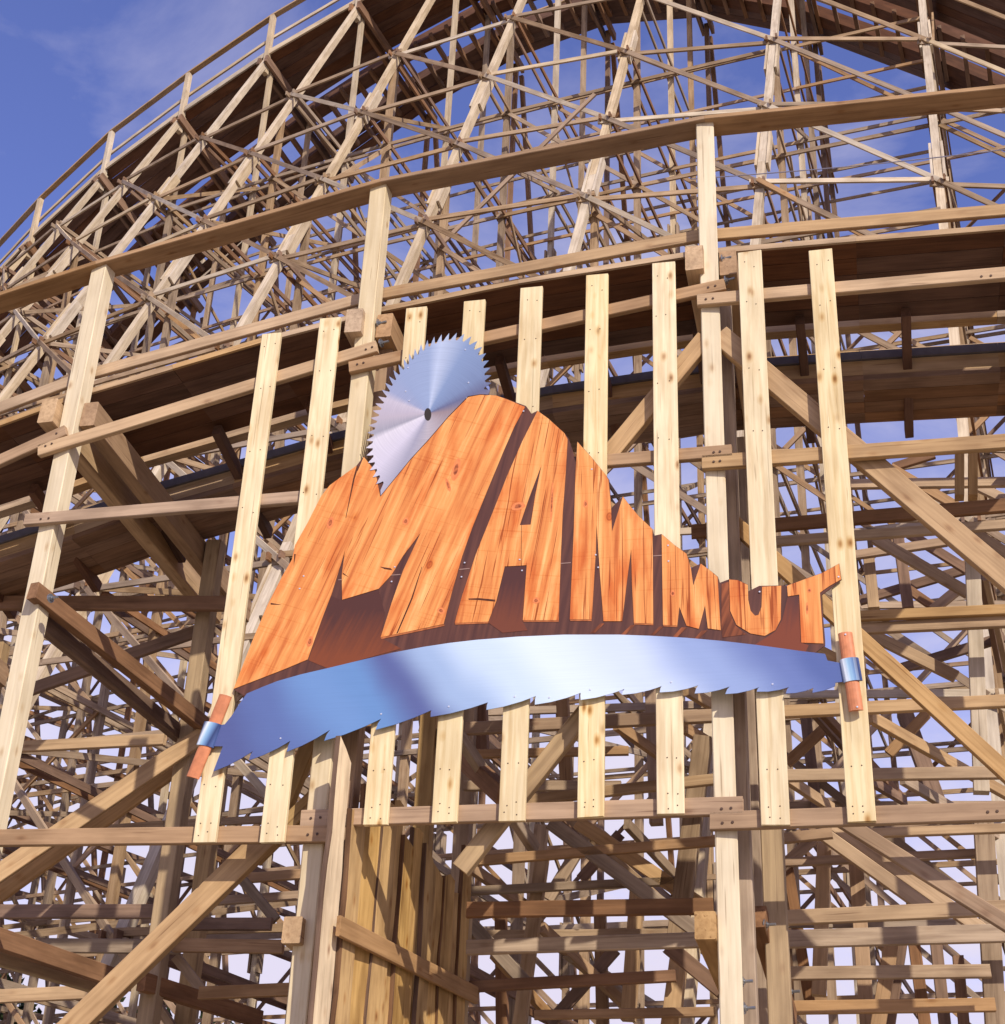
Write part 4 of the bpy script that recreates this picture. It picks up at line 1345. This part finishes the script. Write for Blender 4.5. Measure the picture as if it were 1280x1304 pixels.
# ------------------------------------------------------------------ thin cable strung behind
ca, cb_ = W(880, 228, 3.4), W(1420, 172, 3.4)
v = []
f = []
NSEG = 24
for k in range(NSEG + 1):
    p = ca.lerp(cb_, k / NSEG) - ZUP * (.06 * math.sin(math.pi * k / NSEG))
    for q in range(5):
        a = 2 * math.pi * q / 5
        v.append(p + NRM * (.007 * math.cos(a)) + ZUP * (.007 * math.sin(a)) - ca)
for k in range(NSEG):
    for q in range(5):
        r = (q + 1) % 5
        f.append((k * 5 + q, k * 5 + r, k * 5 + 5 + r, k * 5 + 5 + q))
co = mesh_obj('cable', v, f, MAT['wire'], None, loc=ca)
co['label'] = 'thin grey cable strung across the sky between the timbers at upper right'
co['category'] = 'cable'

# ------------------------------------------------------------------ trees far behind, lower left
def leaf_mat():
    m, t, b = new_mat('dark_foliage', .7)
    oi = t.nodes.new('ShaderNodeTexNoise'); oi.inputs['Scale'].default_value = 1.4; oi.inputs['Detail'].default_value = 3
    tc = t.nodes.new('ShaderNodeTexCoord'); t.links.new(tc.outputs['Object'], oi.inputs['Vector'])
    r = ramp(t, [(.35, (.018, .028, .010)), (.65, (.055, .075, .022))])
    t.links.new(oi.outputs[0], r.inputs[0]); t.links.new(r.outputs[0], b.inputs['Base Color'])
    return m


LEAF = leaf_mat()
BARK = plain('tree_bark', (84, 70, 56), .9, noise=.3)
for x, y, h, rr, lab in [(-17, 52, 12.5, 3.6, 'dark broad tree glimpsed far behind the lattice at lower left'), (-11.5, 56, 11.2, 3.2, 'smaller dark tree glimpsed through the lattice right of the broad one'), (-23, 50, 11.5, 3.4, 'dark tree glimpsed at the lower left edge behind the timbers')]:
    t = empty('leafy_tree', (x, y, 0), lab, 'tree', 'trees behind the coaster')
    v, f = [], []
    n = 8
    rings = [(0, .28), (h * .3, .2), (h * .6, .12), (h * .85, .04)]
    for z, r in rings:
        for k in range(n):
            a = 2 * math.pi * k / n
            v.append((math.cos(a) * r, math.sin(a) * r, z))
    for j in range(len(rings) - 1):
        for k in range(n):
            q = (k + 1) % n
            f.append((j * n + k, j * n + q, j * n + n + q, j * n + n + k))
    for k in range(7):
        a = random.uniform(0, 6.28); z = h * random.uniform(.35, .7)
        e = Vector((math.cos(a) * rr * .7, math.sin(a) * rr * .7, z + h * .15)); s = Vector((0, 0, z))
        o = len(v); sdv = Vector((-math.sin(a), math.cos(a), 0)) * .06
        v += [s + sdv, s - sdv, s + ZUP * .1, e]
        f += [(o, o + 1, o + 3), (o + 1, o + 2, o + 3), (o + 2, o, o + 3)]
    mesh_obj('trunk', v, f, BARK, t)
    v, f = [], []
    cl = [(random.uniform(-1, 1) * rr * .6, random.uniform(-1, 1) * rr * .6, h * random.uniform(.45, .88), random.uniform(.9, 1.7)) for _ in range(16)]
    for cx, cy, cz, cr_ in cl:
        for _ in range(260):
            d = Vector((random.gauss(0, 1), random.gauss(0, 1), random.gauss(0, .8))).normalized() * cr_ * random.uniform(.5, 1.05)
            c = Vector((cx, cy, cz)) + d
            a = Vector((random.uniform(-1, 1), random.uniform(-1, 1), random.uniform(-1, 1))).normalized() * .17
            b = a.cross(Vector((random.uniform(-1, 1), random.uniform(-1, 1), random.uniform(-1, 1)))).normalized() * .1
            o = len(v)
            v += [c - a, c + b, c + a, c - b]
            f.append((o, o + 1, o + 2, o + 3))
    mesh_obj('crown', v, f, LEAF, t)
